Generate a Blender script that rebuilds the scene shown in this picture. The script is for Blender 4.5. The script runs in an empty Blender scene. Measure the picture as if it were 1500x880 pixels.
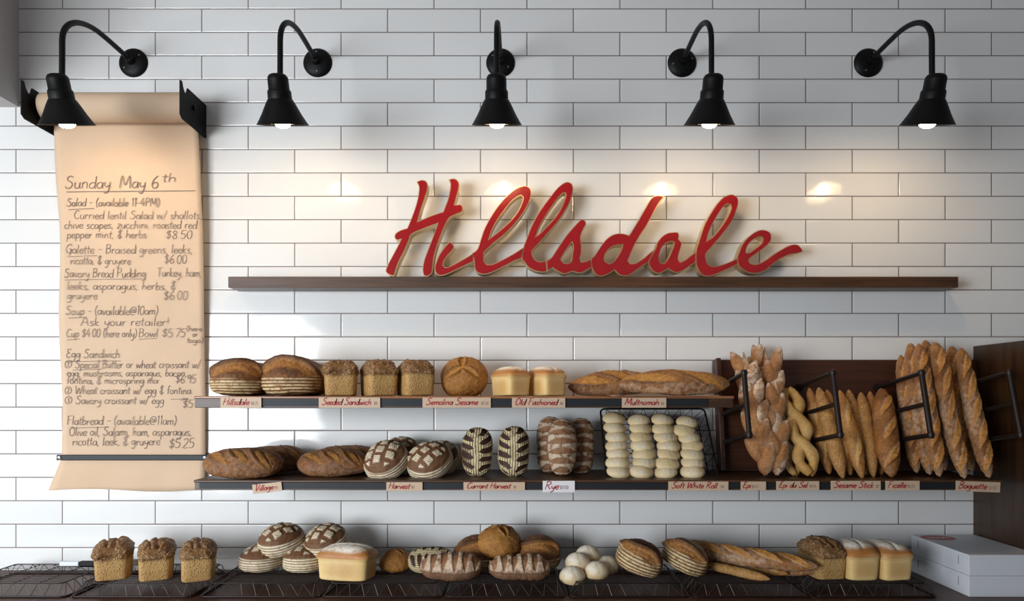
import bpy, bmesh, math, random
import numpy as np
from mathutils import Vector, Matrix, Euler
PI = math.pi
SC = bpy.context.scene
COL = SC.collection

# ------------------------------------------------------------------ camera, world, light, exposure
cam_d = bpy.data.cameras.new('camera'); cam = bpy.data.objects.new('camera', cam_d); COL.objects.link(cam)
cam.location = (0, -3.0, 1.6); cam.rotation_euler = (PI/2, 0, 0)
cam_d.sensor_width = 36; cam_d.lens = 24.0
cam_d.shift_x = -14/1500; cam_d.shift_y = 143/1500
cam_d.clip_start = 0.05
SC.camera = cam

w = bpy.data.worlds.new('world'); SC.world = w; w.use_nodes = True
bg = w.node_tree.nodes['Background']; bg.inputs[0].default_value = (0.80, 0.88, 1.0, 1); bg.inputs[1].default_value = 0.22

def area(name, loc, target, sx, sy, energy, color, spread=180):
    l = bpy.data.lights.new(name, 'AREA'); l.shape = 'RECTANGLE'; l.size = sx; l.size_y = sy
    l.energy = energy; l.color = color; l.spread = math.radians(spread)
    o = bpy.data.objects.new(name, l); COL.objects.link(o); o.location = loc
    d = Vector(target) - Vector(loc); o.rotation_euler = d.to_track_quat('-Z', 'Y').to_euler()
    return o
area('daylight_storefront', (-3.6, -4.6, 1.55), (-1.2, 0, 1.2), 2.6, 1.9, 98, (0.90, 0.95, 1.0), 115)
area('daylight_side', (-4.3, -1.6, 1.7), (-1.0, 0, 1.1), 1.6, 1.8, 15, (0.88, 0.95, 1.0), 130)

SC.view_settings.view_transform = 'Standard'; SC.view_settings.look = 'None'
SC.view_settings.gamma = 1.0; SC.view_settings.use_curve_mapping = False
SC.view_settings.exposure = 0.22
SC.cycles.use_denoising = True
SC.cycles.max_bounces = 8
BULB_STRENGTH = 66.0

# ------------------------------------------------------------------ helpers
F, CX, CY, DW, EYE = 1000.0, 764.0, 583.0, 3.0, 1.6
def P(px, py, d):
    """point seen at (px, py) standing d metres in front of the tiled wall"""
    D = DW - d
    return Vector(((px-CX)*D/F, -d, EYE-(py-CY)*D/F))
def PX(px, d): return (px-CX)*(DW-d)/F
def PZ(py, d): return EYE-(py-CY)*(DW-d)/F

def lin(h):
    h = h.lstrip('#'); r = []
    for i in (0, 2, 4):
        c = int(h[i:i+2], 16)/255; r.append(c/12.92 if c <= .04045 else ((c+.055)/1.055)**2.4)
    return (*r, 1)

def tag(o, label=None, cat=None, group=None, kind=None):
    if label: o['label'] = label
    if cat: o['category'] = cat
    if group: o['group'] = group
    if kind: o['kind'] = kind
    return o
def empty(name, loc=(0, 0, 0), rot=(0, 0, 0)):
    o = bpy.data.objects.new(name, None); o.empty_display_size = .05; COL.objects.link(o)
    o.location = loc; o.rotation_euler = rot
    return o
def link(name, me, mat=None, parent=None, loc=None):
    o = bpy.data.objects.new(name, me); COL.objects.link(o)
    if mat is not None and not me.materials: me.materials.append(mat)
    if parent is not None: o.parent = parent
    if loc is not None: o.location = loc
    return o

class MB:
    def __init__(s): s.v = []; s.f = []; s.sm = []
    def add(s, vs, fs, smooth=False):
        n = len(s.v); s.v += [tuple(v) for v in vs]
        s.f += [tuple(i+n for i in f) for f in fs]; s.sm += [smooth]*len(fs)
        return s
    def box(s, x0, x1, y0, y1, z0, z1, bev=0.0, M=None):
        bm = bmesh.new(); bmesh.ops.create_cube(bm, size=1)
        for v in bm.verts:
            v.co = Vector(((x0+x1)/2+v.co.x*(x1-x0), (y0+y1)/2+v.co.y*(y1-y0), (z0+z1)/2+v.co.z*(z1-z0)))
        if bev > 0: bmesh.ops.bevel(bm, geom=bm.edges[:], offset=bev, segments=2, affect='EDGES', profile=.5)
        bm.verts.index_update()
        vs = [(M @ v.co if M else v.co.copy()) for v in bm.verts]
        s.add(vs, [[v.index for v in f.verts] for f in bm.faces]); bm.free(); return s
    def tube(s, pts, r, seg=8, caps=True):
        pts = [Vector(p) for p in pts]; n = len(pts); rs = r if hasattr(r, '__len__') else [r]*n
        tans = []
        for i in range(n):
            t = pts[min(i+1, n-1)]-pts[max(i-1, 0)]; tans.append(t.normalized())
        up = Vector((0, 0, 1)) if abs(tans[0].z) < .9 else Vector((0, 1, 0))
        a = tans[0].cross(up).normalized(); vs = []
        for i in range(n):
            a = (a-tans[i]*a.dot(tans[i])).normalized(); b = tans[i].cross(a)
            for k in range(seg):
                th = 2*PI*k/seg; vs.append(pts[i]+(a*math.cos(th)+b*math.sin(th))*rs[i])
        fs = [(i*seg+k, i*seg+(k+1) % seg, (i+1)*seg+(k+1) % seg, (i+1)*seg+k) for i in range(n-1) for k in range(seg)]
        if caps: fs += [tuple(range(seg))[::-1], tuple((n-1)*seg+k for k in range(seg))]
        return s.add(vs, fs, True)
    def lathe(s, prof, seg=32, M=None, cap0=False, cap1=False):
        vs = []
        for r, z in prof:
            for k in range(seg):
                th = 2*PI*k/seg; v = Vector((r*math.cos(th), r*math.sin(th), z)); vs.append(M @ v if M else v)
        n = len(prof)
        fs = [(i*seg+k, i*seg+(k+1) % seg, (i+1)*seg+(k+1) % seg, (i+1)*seg+k) for i in range(n-1) for k in range(seg)]
        if cap0: fs.append(tuple(range(seg))[::-1])
        if cap1: fs.append(tuple((n-1)*seg+k for k in range(seg)))
        return s.add(vs, fs, True)
    def mesh(s, name, sharp=40):
        me = bpy.data.meshes.new(name); me.from_pydata(s.v, [], s.f); me.update()
        me.polygons.foreach_set('use_smooth', s.sm)
        if any(s.sm): me.set_sharp_from_angle(angle=math.radians(sharp))
        return me
    def build(s, name, mat, parent=None, loc=None, sharp=40):
        return link(name, s.mesh(name, sharp), mat, parent, loc)

# ------------------------------------------------------------------ materials
def newmat(name):
    m = bpy.data.materials.new(name); m.use_nodes = True
    return m, m.node_tree.nodes, m.node_tree.links, m.node_tree.nodes['Principled BSDF']
def simple(name, col, rough=.5, metal=0.0, noise=0.0, nscale=20, bump=0.0, spec=.5, emit=None, estr=0, stretch=None):
    m, N, L, b = newmat(name)
    b.inputs['Roughness'].default_value = rough; b.inputs['Metallic'].default_value = metal
    b.inputs['Specular IOR Level'].default_value = spec
    c = lin(col)
    tc = N.new('ShaderNodeTexCoord'); n = N.new('ShaderNodeTexNoise'); n.inputs['Scale'].default_value = nscale
    n.inputs['Detail'].default_value = 6
    if stretch:
        mp = N.new('ShaderNodeMapping'); mp.inputs['Scale'].default_value = stretch
        L.new(tc.outputs['Object'], mp.inputs['Vector']); L.new(mp.outputs[0], n.inputs['Vector'])
    else: L.new(tc.outputs['Object'], n.inputs['Vector'])
    mx = N.new('ShaderNodeMix'); mx.data_type = 'RGBA'
    mx.inputs[6].default_value = tuple(x*(1-noise) for x in c[:3])+(1,)
    mx.inputs[7].default_value = tuple(min(1, x*(1+noise)) for x in c[:3])+(1,)
    L.new(n.outputs['Fac'], mx.inputs[0]); L.new(mx.outputs[2], b.inputs['Base Color'])
    if bump:
        bp = N.new('ShaderNodeBump'); bp.inputs['Strength'].default_value = bump; bp.inputs['Distance'].default_value = .002
        L.new(n.outputs['Fac'], bp.inputs['Height']); L.new(bp.outputs[0], b.inputs['Normal'])
    if emit:
        b.inputs['Emission Color'].default_value = emit; b.inputs['Emission Strength'].default_value = estr
    return m

def wood(name, c1, c2, rough=.4, axis='X'):
    m, N, L, b = newmat(name); b.inputs['Roughness'].default_value = rough
    tc = N.new('ShaderNodeTexCoord'); mp = N.new('ShaderNodeMapping')
    mp.inputs['Scale'].default_value = {'X': (1.2, 22, 22), 'Z': (14, 14, 1.0), 'Y': (22, 1.2, 22)}[axis]
    n = N.new('ShaderNodeTexNoise'); n.inputs['Scale'].default_value = 2.2; n.inputs['Detail'].default_value = 8; n.inputs['Distortion'].default_value = .8
    cr = N.new('ShaderNodeValToRGB'); cr.color_ramp.elements[0].position = .3; cr.color_ramp.elements[1].position = .72
    cr.color_ramp.elements[0].color = lin(c1); cr.color_ramp.elements[1].color = lin(c2)
    L.new(tc.outputs['Object'], mp.inputs['Vector']); L.new(mp.outputs[0], n.inputs['Vector'])
    L.new(n.outputs['Fac'], cr.inputs[0]); L.new(cr.outputs[0], b.inputs['Base Color'])
    bp = N.new('ShaderNodeBump'); bp.inputs['Strength'].default_value = .15; bp.inputs['Distance'].default_value = .002
    L.new(n.outputs['Fac'], bp.inputs['Height']); L.new(bp.outputs[0], b.inputs['Normal'])
    return m

def tile_mat():
    m, N, L, b = newmat('glazed_subway_tile')
    tc = N.new('ShaderNodeTexCoord'); sp = N.new('ShaderNodeSeparateXYZ'); cb = N.new('ShaderNodeCombineXYZ')
    L.new(tc.outputs['Object'], sp.inputs[0])
    ax = N.new('ShaderNodeMath'); ax.operation = 'ADD'; ax.inputs[1].default_value = 0.18+0.4083*12
    az = N.new('ShaderNodeMath'); az.operation = 'ADD'; az.inputs[1].default_value = -3.31+0.1029*40
    L.new(sp.outputs[0], ax.inputs[0]); L.new(sp.outputs[2], az.inputs[0])
    L.new(ax.outputs[0], cb.inputs[0]); L.new(az.outputs[0], cb.inputs[1])
    def brick(mort, smooth):
        br = N.new('ShaderNodeTexBrick'); L.new(cb.outputs[0], br.inputs['Vector'])
        br.offset = .5; br.offset_frequency = 2; br.squash = 1
        for k, v in (('Scale', 1), ('Mortar Size', mort), ('Mortar Smooth', smooth), ('Bias', 0), ('Brick Width', .4083), ('Row Height', .1029)): br.inputs[k].default_value = v
        return br
    br = brick(.0020, .1)
    br.inputs['Color1'].default_value = lin('#e6e6e4'); br.inputs['Color2'].default_value = lin('#e0e0de'); br.inputs['Mortar'].default_value = lin('#6d605c')
    L.new(br.outputs['Color'], b.inputs['Base Color'])
    mr = N.new('ShaderNodeMapRange'); mr.inputs[3].default_value = .09; mr.inputs[4].default_value = .8
    L.new(br.outputs['Fac'], mr.inputs[0]); L.new(mr.outputs[0], b.inputs['Roughness'])
    b2 = brick(.006, 1.0)
    # every tile sits at a slightly different slant in its bed
    b3 = brick(0.0, 0.0); b3.inputs['Color1'].default_value = (0, 0, 0, 1); b3.inputs['Color2'].default_value = (1, 1, 1, 1)
    n = N.new('ShaderNodeTexNoise'); n.noise_dimensions = '4D'; n.inputs['Scale'].default_value = 5.5; n.inputs['Detail'].default_value = 1
    L.new(tc.outputs['Object'], n.inputs['Vector'])
    wv = N.new('ShaderNodeMath'); wv.operation = 'MULTIPLY'; wv.inputs[1].default_value = 3.0
    L.new(b3.outputs['Color'], wv.inputs[0]); L.new(wv.outputs[0], n.inputs['W'])
    bp = N.new('ShaderNodeBump'); bp.inputs['Strength'].default_value = 1; bp.inputs['Distance'].default_value = .0016; bp.invert = True
    L.new(b2.outputs['Fac'], bp.inputs['Height'])
    bq = N.new('ShaderNodeBump'); bq.inputs['Strength'].default_value = .5; bq.inputs['Distance'].default_value = .004
    L.new(n.outputs['Fac'], bq.inputs['Height']); L.new(bp.outputs[0], bq.inputs['Normal']); L.new(bq.outputs[0], b.inputs['Normal'])
    b.inputs['Specular IOR Level'].default_value = .55
    return m

def bread_mat(name, base, base2, dark, cut, flour='#e9dcc3', seeds=None, nscale=14, bump=.8, fthr=.42, rough=.62, speck=0.0, rag=.55):
    """mask attribute: R = flour left on the crust, G = opened score, B = darker bake"""
    m, N, L, b = newmat(name); b.inputs['Roughness'].default_value = rough; b.inputs['Specular IOR Level'].default_value = .35
    at = N.new('ShaderNodeAttribute'); at.attribute_name = 'mask'
    sp = N.new('ShaderNodeSeparateColor'); L.new(at.outputs['Color'], sp.inputs[0])
    tc = N.new('ShaderNodeTexCoord')
    def noise(sc, det=5, rough=.6):
        n = N.new('ShaderNodeTexNoise'); n.inputs['Scale'].default_value = sc; n.inputs['Detail'].default_value = det
        n.inputs['Roughness'].default_value = rough; L.new(tc.outputs['Object'], n.inputs['Vector']); return n.outputs['Fac']
    def mapr(x, a, c, lo=0, hi=1):
        r = N.new('ShaderNodeMapRange'); r.inputs[1].default_value = a; r.inputs[2].default_value = c; r.inputs[3].default_value = lo; r.inputs[4].default_value = hi
        L.new(x, r.inputs[0]); return r.outputs[0]
    def mul(x, y):
        k = N.new('ShaderNodeMath'); k.operation = 'MULTIPLY'; L.new(x, k.inputs[0])
        if isinstance(y, float): k.inputs[1].default_value = y
        else: L.new(y, k.inputs[1])
        return k.outputs[0]
    def mix(f, a, c):
        x = N.new('ShaderNodeMix'); x.data_type = 'RGBA'; L.new(f, x.inputs[0])
        for i, q in ((6, a), (7, c)):
            if isinstance(q, str): x.inputs[i].default_value = lin(q)
            else: L.new(q, x.inputs[i])
        return x.outputs[2]
    n1 = noise(nscale); n2 = noise(170, 4); n3 = noise(55, 5, .7)
    n4 = noise(95, 6, .75)
    c = mix(mapr(n1, .35, .68), base, base2)
    c = mix(mapr(n4, .48, .66, 0, rag), c, dark)
    c = mix(mapr(n4, .50, .34, 0, rag*.8), c, cut)
    c = mix(mul(sp.outputs[2], mapr(n1, .2, .75, .75, 1.0)), c, dark)
    c = mix(mul(sp.outputs[1], mapr(n4, .36, .60, 1.0, .30)), c, cut)
    h = n2
    if seeds:
        vo = N.new('ShaderNodeTexVoronoi'); vo.inputs['Scale'].default_value = 130; L.new(tc.outputs['Object'], vo.inputs['Vector'])
        s = mapr(vo.outputs['Distance'], .42, .18)
        keep = mapr(noise(38, 2), .40, .52)
        c = mix(mul(mul(s, keep), mapr(sp.outputs[2], 0, 1, seeds[1], 1.0)), c, seeds[0])
        k = N.new('ShaderNodeMath'); k.operation = 'ADD'; L.new(n2, k.inputs[0]); L.new(s, k.inputs[1]); h = k.outputs[0]
    fl = mul(sp.outputs[0], mapr(n3, fthr-.08, fthr+.10))
    c = mix(fl, c, flour)
    if speck:
        c = mix(mul(mapr(n3, .60, .70), float(speck)), c, dark)
    L.new(c, b.inputs['Base Color'])
    bp = N.new('ShaderNodeBump'); bp.inputs['Strength'].default_value = bump; bp.inputs['Distance'].default_value = .0025
    L.new(h, bp.inputs['Height']); L.new(bp.outputs[0], b.inputs['Normal'])
    return m

M = {}
M['tile'] = tile_mat()
M['plaster'] = simple('grey_plaster', '#c4bfbd', .8, noise=.06)
M['floor'] = simple('brown_floor', '#5b4a40', .5, noise=.15, nscale=4)
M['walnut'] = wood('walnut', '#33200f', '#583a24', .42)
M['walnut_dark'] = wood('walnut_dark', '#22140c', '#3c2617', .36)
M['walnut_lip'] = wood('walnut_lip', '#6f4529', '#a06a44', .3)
M['panel'] = wood('panel_wood', '#2a190e', '#442c18', .3, 'Z')
M['board'] = wood('rack_board_wood', '#351c11', '#4d2c1c', .4)
M['counter'] = wood('counter_wood', '#33211a', '#5a3829', .45)
M['rail'] = simple('blackened_steel_rail', '#1f2428', .55, .3, noise=.1)
M['black'] = simple('black_enamel', '#070707', .5, noise=.1, spec=.22)
M['blackplate'] = simple('black_plate', '#070708', .6, noise=.1, spec=.2)
M['screw'] = simple('screw_steel', '#9a9a9a', .3, .9)
M['whiteinner'] = simple('shade_lining', '#d8d4cc', .5)
M['bulb'] = simple('bulb_glow', '#fff4e0', .3, emit=(1.0, .72, .42, 1), estr=BULB_STRENGTH)
M['paper'] = simple('kraft_paper', '#cfb396', .8, noise=.06, nscale=9, bump=.1)
M['ink'] = simple('pencil_ink', '#76645a', .7)
M['pipe'] = simple('iron_pipe', '#2b221f', .42, .5, noise=.2, nscale=40)
M['wire'] = simple('dark_wire', '#2a2321', .4, .6)
M['wire2'] = simple('tray_wire', '#5a504b', .35, .8)
M['card'] = simple('tan_card', '#c9ad92', .6, noise=.04)
M['cardwhite'] = simple('white_card', '#e8e2e4', .6)
M['redink'] = simple('red_ink', '#a5262a', .6)
M['greyink'] = simple('faded_ink', '#a98f80', .6)
M['signred'] = simple('red_enamel', '#94181d', .2, noise=.04)
M['gold'] = simple('brass_edge', '#d9bd8a', .34, .75, noise=.08)
M['box'] = simple('white_carton', '#d9dce2', .55, noise=.02)
M['logo'] = simple('red_print', '#b9686a', .6)
M['slit'] = simple('carton_slit', '#84868c', .7)
M['steel'] = simple('brushed_steel', '#b9bcc0', .3, .9)
M['wax'] = simple('parchment', '#c9a986', .6, noise=.05)
M['b_hill'] = bread_mat('crust_country', '#7d4f2c', '#5f3719', '#38200f', '#b27c40', flour='#d9c294', fthr=.40, speck=.5)
M['b_seed'] = bread_mat('crust_seeded', '#c09a60', '#ad8650', '#6a4424', '#a06a36', seeds=('#e0c499', .10), rag=.2, bump=1.0)
M['b_sem'] = bread_mat('crust_semolina', '#b07a38', '#9a6228', '#6b421f', '#c48a40', seeds=('#d0ac74', .55))
M['b_old'] = bread_mat('crust_pan', '#e6cb92', '#dcba78', '#a9652a', '#d29a50', flour='#f3eadb', nscale=10, bump=.15, rough=.5, fthr=.40, rag=.12)
M['b_mult'] = bread_mat('crust_batard', '#99683a', '#7d4c28', '#4c2a15', '#c78f45', fthr=.50)
M['b_vil'] = bread_mat('crust_village', '#8a5830', '#6d4120', '#42240f', '#b98242', flour='#d2bda0', fthr=.50)
M['b_harv'] = bread_mat('crust_harvest', '#80573a', '#684528', '#47280f', '#6b4a30', flour='#e2d3b4', fthr=.36)
M['b_cur'] = bread_mat('crust_currant', '#5e3f2e', '#452a1e', '#2a1811', '#38201a', flour='#e4d2a4', fthr=.36)
M['b_rye'] = bread_mat('crust_rye', '#7c5234', '#664027', '#452a19', '#94623a', flour='#cfb89e', fthr=.43)
M['b_roll'] = bread_mat('crust_roll', '#e2cca0', '#d6bb88', '#b48750', '#cba566', flour='#f3e9d6', bump=.12, fthr=.45, rag=.12)
M['b_epi'] = bread_mat('crust_epi', '#a8754b', '#8b5832', '#633a20', '#bd8850', flour='#e2d2bf', fthr=.47)
M['b_sel'] = bread_mat('crust_salted_twist', '#cda768', '#b98a45', '#935f2a', '#d9b878', flour='#eadbb8', rag=.3)
M['b_stick'] = bread_mat('crust_stick', '#b98a4c', '#a8713a', '#83522a', '#c8984f', fthr=.5)
M['b_sesame'] = bread_mat('crust_sesame_stick', '#b88a50', '#a87640', '#83522a', '#c8984f', seeds=('#dcbd8c', .8))
M['b_bag'] = bread_mat('crust_baguette', '#a06a36', '#7e4d25', '#4c2b13', '#c98f4a', flour='#dfcdb4', fthr=.48, rag=.35)

# ------------------------------------------------------------------ bread meshes
def vnoise(p, freq, seed, k=7):
    r = np.random.RandomState(seed); o = 0
    for _ in range(k):
        d = r.normal(size=3); d /= np.linalg.norm(d)
        o = o+np.sin((p @ d)*freq*r.uniform(.6, 1.6)+r.uniform(0, 6.28))
    return o/math.sqrt(k)
def sst(a, b, x):
    t = np.clip((x-a)/(b-a), 0, 1); return t*t*(3-2*t)
def grid_mesh(name, pos, mask, mat):
    nu, nv, _ = pos.shape
    me = bpy.data.meshes.new(name); V = pos.reshape(-1, 3)
    i = np.arange(nu-1)[:, None]*nv; j = np.arange(nv)[None, :]; j2 = (j+1) % nv
    q = np.stack([i+j, i+nv+j, i+nv+j2, i+j2], -1).reshape(-1, 4)
    n4 = len(q)
    loops = np.concatenate([q.ravel(), np.arange(nv), (nu-1)*nv+np.arange(nv)[::-1]])
    starts = np.concatenate([np.arange(n4)*4, [n4*4, n4*4+nv]]); tot = np.concatenate([np.full(n4, 4), [nv, nv]])
    me.vertices.add(len(V)); me.vertices.foreach_set('co', V.astype(np.float32).ravel())
    me.loops.add(len(loops)); me.loops.foreach_set('vertex_index', loops.astype(np.int32))
    me.polygons.add(len(starts)); me.polygons.foreach_set('loop_start', starts.astype(np.int32)); me.polygons.foreach_set('loop_total', tot.astype(np.int32))
    me.update(calc_edges=True); me.validate()
    me.polygons.foreach_set('use_smooth', np.ones(len(me.polygons), bool))
    ca = me.color_attributes.new('mask', 'FLOAT_COLOR', 'POINT')
    c = np.ones((len(V), 4), np.float32); c[:, :3] = np.clip(mask.reshape(-1, 3), 0, 1); ca.data.foreach_set('color', c.ravel())
    me.materials.append(mat); return me

def push(pos, disp):
    """displace along approximate normals"""
    du = np.gradient(pos, axis=0); dv = np.roll(pos, -1, 1)-np.roll(pos, 1, 1)
    n = np.cross(dv, du); l = np.linalg.norm(n, axis=2, keepdims=True); n = np.where(l > 1e-12, n/np.maximum(l, 1e-12), 0)
    c = pos.mean((0, 1)); s = np.sign(((pos-c)*n).sum(2)).mean()
    return pos+n*(s if s else 1)*disp[..., None]

def long_loaf(name, L, W, H, mat, pattern=None, p=2.3, q=2.0, seed=0, nu=130, nv=72, bumpy=.0025, bend=0.0, flat=.72):
    u = np.linspace(0.004, .996, nu)[:, None]; v = (np.arange(nv)/nv*2*PI)[None, :]
    a = -np.cos(PI*u)*np.ones_like(v); r = np.clip(1-np.abs(a)**p, 0, 1)**(1/q)
    v = v*np.ones_like(a)
    y = W/2*r*np.cos(v); z = H/2*r*np.sin(v); zf = -H/2*flat
    z = np.where(z < zf*.8, zf*.8+(z-zf*.8)*.35, z)
    x = a*L/2
    pos = np.stack([x, y, z-zf], -1)
    s = np.arctan2(np.sin(v-PI/2), np.cos(v-PI/2))           # 0 on the ridge, +-pi/2 at the sides
    lat = s*(W+H)/4*r
    disp = vnoise(pos, 28, seed)*bumpy+vnoise(pos, 95, seed+1)*bumpy*.35+vnoise(pos, 260, seed+2)*.0006
    mask = np.zeros(pos.shape)
    if pattern:
        d2, mk = pattern(x, lat, s, a, pos, seed); disp = disp+d2*r**.5; mask = mk
    pos = push(pos, disp)
    if bend: pos[..., 1] += bend*(1-a**2)
    pos[..., 2] -= pos[..., 2].min()
    return grid_mesh(name, pos, mask, mat)

def round_loaf(name, L, W, H, mat, pattern=None, seed=0, nu=110, nv=128, bumpy=.003, n=2.0, e=.9):
    ps = np.linspace(.01, PI-.01, nu)[:, None]; th = (np.arange(nv)/nv*2*PI)[None, :]
    rr = np.sin(ps)**e; c, s_ = np.cos(th), np.sin(th)
    x = L/2*rr*np.sign(c)*np.abs(c)**(2/n); y = W/2*rr*np.sign(s_)*np.abs(s_)**(2/n)
    zc = np.cos(ps); z = H*(.36+np.where(zc > 0, .64*zc, .36*np.sign(zc)*np.abs(zc)**.6))*np.ones_like(th)
    pos = np.stack([x, y, z], -1)
    disp = vnoise(pos, 26, seed)*bumpy+vnoise(pos, 90, seed+1)*bumpy*.3+vnoise(pos, 240, seed+2)*bumpy*.2
    mask = np.zeros(pos.shape)
    if pattern:
        d2, mk = pattern(x/(L/2), y/(W/2), z/H, ps*np.ones_like(th), th*np.ones_like(ps), pos, seed); disp = disp+d2; mask = mk
    pos = push(pos, disp); pos[..., 2] -= pos[..., 2].min()
    return grid_mesh(name, pos, mask, mat)

def pan_loaf(name, L, W, H, mat, kind, seed=0, nu=110, nv=120):
    t = np.linspace(0, 1, nu)
    S, Z = [], []
    for k in t:
        if k < .16: S.append(.02+.86*(k/.16)); Z.append(0)
        elif k < .24: f = (k-.16)/.08; S.append(.88+.05*math.sin(f*PI/2)); Z.append(.05*(1-math.cos(f*PI/2)))
        elif k < .52: f = (k-.24)/.28; S.append(.93+.05*f); Z.append(.05+.52*f)
        elif k < .62: f = (k-.52)/.10; S.append(.98+.05*math.sin(f*PI/2)); Z.append(.57+.10*f)
        else: f = (k-.62)/.38*PI/2*.985; S.append(1.03*math.cos(f)**.70); Z.append(.67+.33*math.sin(f))
    S = np.array(S)[:, None]; Z = np.array(Z)[:, None]
    th = (np.arange(nv)/nv*2*PI)[None, :]; c, s_ = np.cos(th), np.sin(th)
    n = np.where(Z > .62, 5.5-2.6*sst(.62, .92, Z), 5.5)
    x = L/2*S*np.sign(c)*np.abs(c)**(2/n); y = W/2*S*np.sign(s_)*np.abs(s_)**(2/n); z = H*Z*np.ones_like(th)
    pos = np.stack([x, y, z], -1); zz = Z*np.ones_like(th)
    top = sst(*((.50, .60) if kind == 'seeded' else (.60, .70)), zz+.02*vnoise(pos, 60, seed+5)); disp = vnoise(pos, 30, seed)*.0018
    mask = np.zeros(pos.shape); a, b = x/(L/2), y/(W/2)
    if kind == 'seeded':
        disp = disp+top*(vnoise(pos, 55, seed+2)*.0028+vnoise(pos, 140, seed+3)*.0026+vnoise(pos, 300, seed+4)*.0014)
        g = np.maximum(np.exp(-((b-.25*a*a-.02)/.09)**2), np.exp(-((b+.42-.2*a)/.07)**2))*sst(.68, .8, zz)*(np.abs(a) < .85); disp = disp-g*.008
        mask[..., 2] = top*1.0; mask[..., 1] = g*.8
    else:
        edge = sst(.60, .68, zz)*(1-sst(.80, .95, zz))
        mask[..., 2] = np.clip(edge*(.75+.3*vnoise(pos, 22, seed+6))+.5*sst(.70, .80, zz), 0, 1)
        end = np.exp(-(((zz-.32)/.22)**4+((np.where(np.abs(a) > .9, b, a))/.62)**4))*(zz < .58)
        mask[..., 2] += .42*end
        mask[..., 0] = sst(.80, .92, zz+.03*vnoise(pos, 40, seed+4))
        g = np.exp(-((b+.1*a)/.10)**2)*sst(.78, .9, zz); disp = disp-g*.006; mask[..., 1] = g*.7
    pos = push(pos, disp); pos[..., 2] -= pos[..., 2].min()
    return grid_mesh(name, pos, mask, mat)

# ---- score patterns
def diag_slash(centers, ang, ln, wd, ear=.006, flour=.5, sgn=1, rim=.35, dusty=0.0, off=0.0):
    ca, sa = math.cos(ang), math.sin(ang)
    def f(x, lat, s, a, pos, seed):
        d = np.zeros_like(x); m = np.zeros(pos.shape)
        wob = vnoise(pos, 70, seed+21)*.0028+vnoise(pos, 200, seed+22)*.0012
        for c in centers:
            xx = x-c+wob; lt = lat-off; t = xx*ca+lt*sa*sgn; k = -xx*sa+lt*ca*sgn+wob
            wl = wd*np.clip(1-(t/ln)**2, 0, 1); ins = (np.abs(t) < ln)
            g = ins*sst(1.0, .72, np.abs(k)/np.maximum(wl, 1e-5))
            d += g*(.0012+.0012*vnoise(pos, 130, seed+23))
            e = ins*np.exp(-((k-wl)/(.0045))**2)*np.clip(wl/wd, 0, 1); d += e*ear
            e2 = ins*np.exp(-((k+wl)/(.004))**2)*np.clip(wl/wd, 0, 1); d -= e2*ear*.55
            m[..., 1] = np.maximum(m[..., 1], g); m[..., 2] = np.maximum(m[..., 2], e*.9+e2*.5)
            m[..., 0] = np.maximum(m[..., 0], e2*rim)
        nf = vnoise(pos, 22, seed+9)
        m[..., 0] = np.maximum(m[..., 0], flour*(1-m[..., 1])*sst(-.2, 1.0, nf))
        m[..., 0] = np.maximum(m[..., 0], dusty*sst(.9, 1.6, np.abs(s))*(1-m[..., 1]))
        m[..., 2] = np.maximum(m[..., 2], .25*(1-m[..., 1])*sst(.2, 1.0, -nf))
        return d, m
    return f
def rye_pat(x, lat, s, a, pos, seed):
    d = np.zeros_like(x); m = np.zeros(pos.shape)
    L = x.max()*2; n = 6
    ph = (a+1)/2*n+.07*vnoise(pos, 50, seed+31); k = ph-np.floor(ph)-.5
    lens = np.clip(1-(np.abs(s)/1.35)**2, 0, 1); wl = .36*lens
    g = sst(1.0, .75, np.abs(k)/np.maximum(wl, 1e-4))*(np.abs(a) < .93)
    ridge = (1-g)*(np.abs(s) < 1.4)*(np.abs(a) < .95)
    d += ridge*.0035-g*.0025; m[..., 1] = g
    m[..., 0] = ridge*(1.0-.2*np.abs(a))*sst(1.5, 1.1, np.abs(s))
    m[..., 0] = np.maximum(m[..., 0], .12)
    return d, m
def currant_pat(x, lat, s, a, pos, seed):
    d = np.zeros_like(x); m = np.zeros(pos.shape); n = 5.2
    ph = (a*.5+.5)*n-np.abs(s)*.75+np.where(s > 0, .35, 0.0); ph = ph+.13*vnoise(pos, 45, seed+31); k = ph-np.floor(ph)-.5
    lens = sst(.10, .45, np.abs(s))*sst(1.5, 1.1, np.abs(s)); wl = .35*lens+1e-4
    g = sst(1.0, .7, np.abs(k)/wl)*(np.abs(a) < .93)
    st = .5+.5*np.sin(lat*2*PI/.0095+1.5*vnoise(pos, 40, seed)); st2 = .5+.5*np.sin((x+lat*.3)*2*PI/.012)
    e = np.exp(-((np.abs(k)-wl)/.05)**2)*lens
    d += e*.004-g*.003
    m[..., 0] = (1-g)*np.clip(sst(.25, .6, st)*.95+.15, 0, 1)*sst(-2.2, -1.2, vnoise(pos, 20, seed+3)); m[..., 1] = g; m[..., 2] = g*.5
    m[..., 0] = np.maximum(m[..., 0], sst(1.2, 1.6, np.abs(s))*.7*sst(.3, .6, st))
    return d, m
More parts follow.
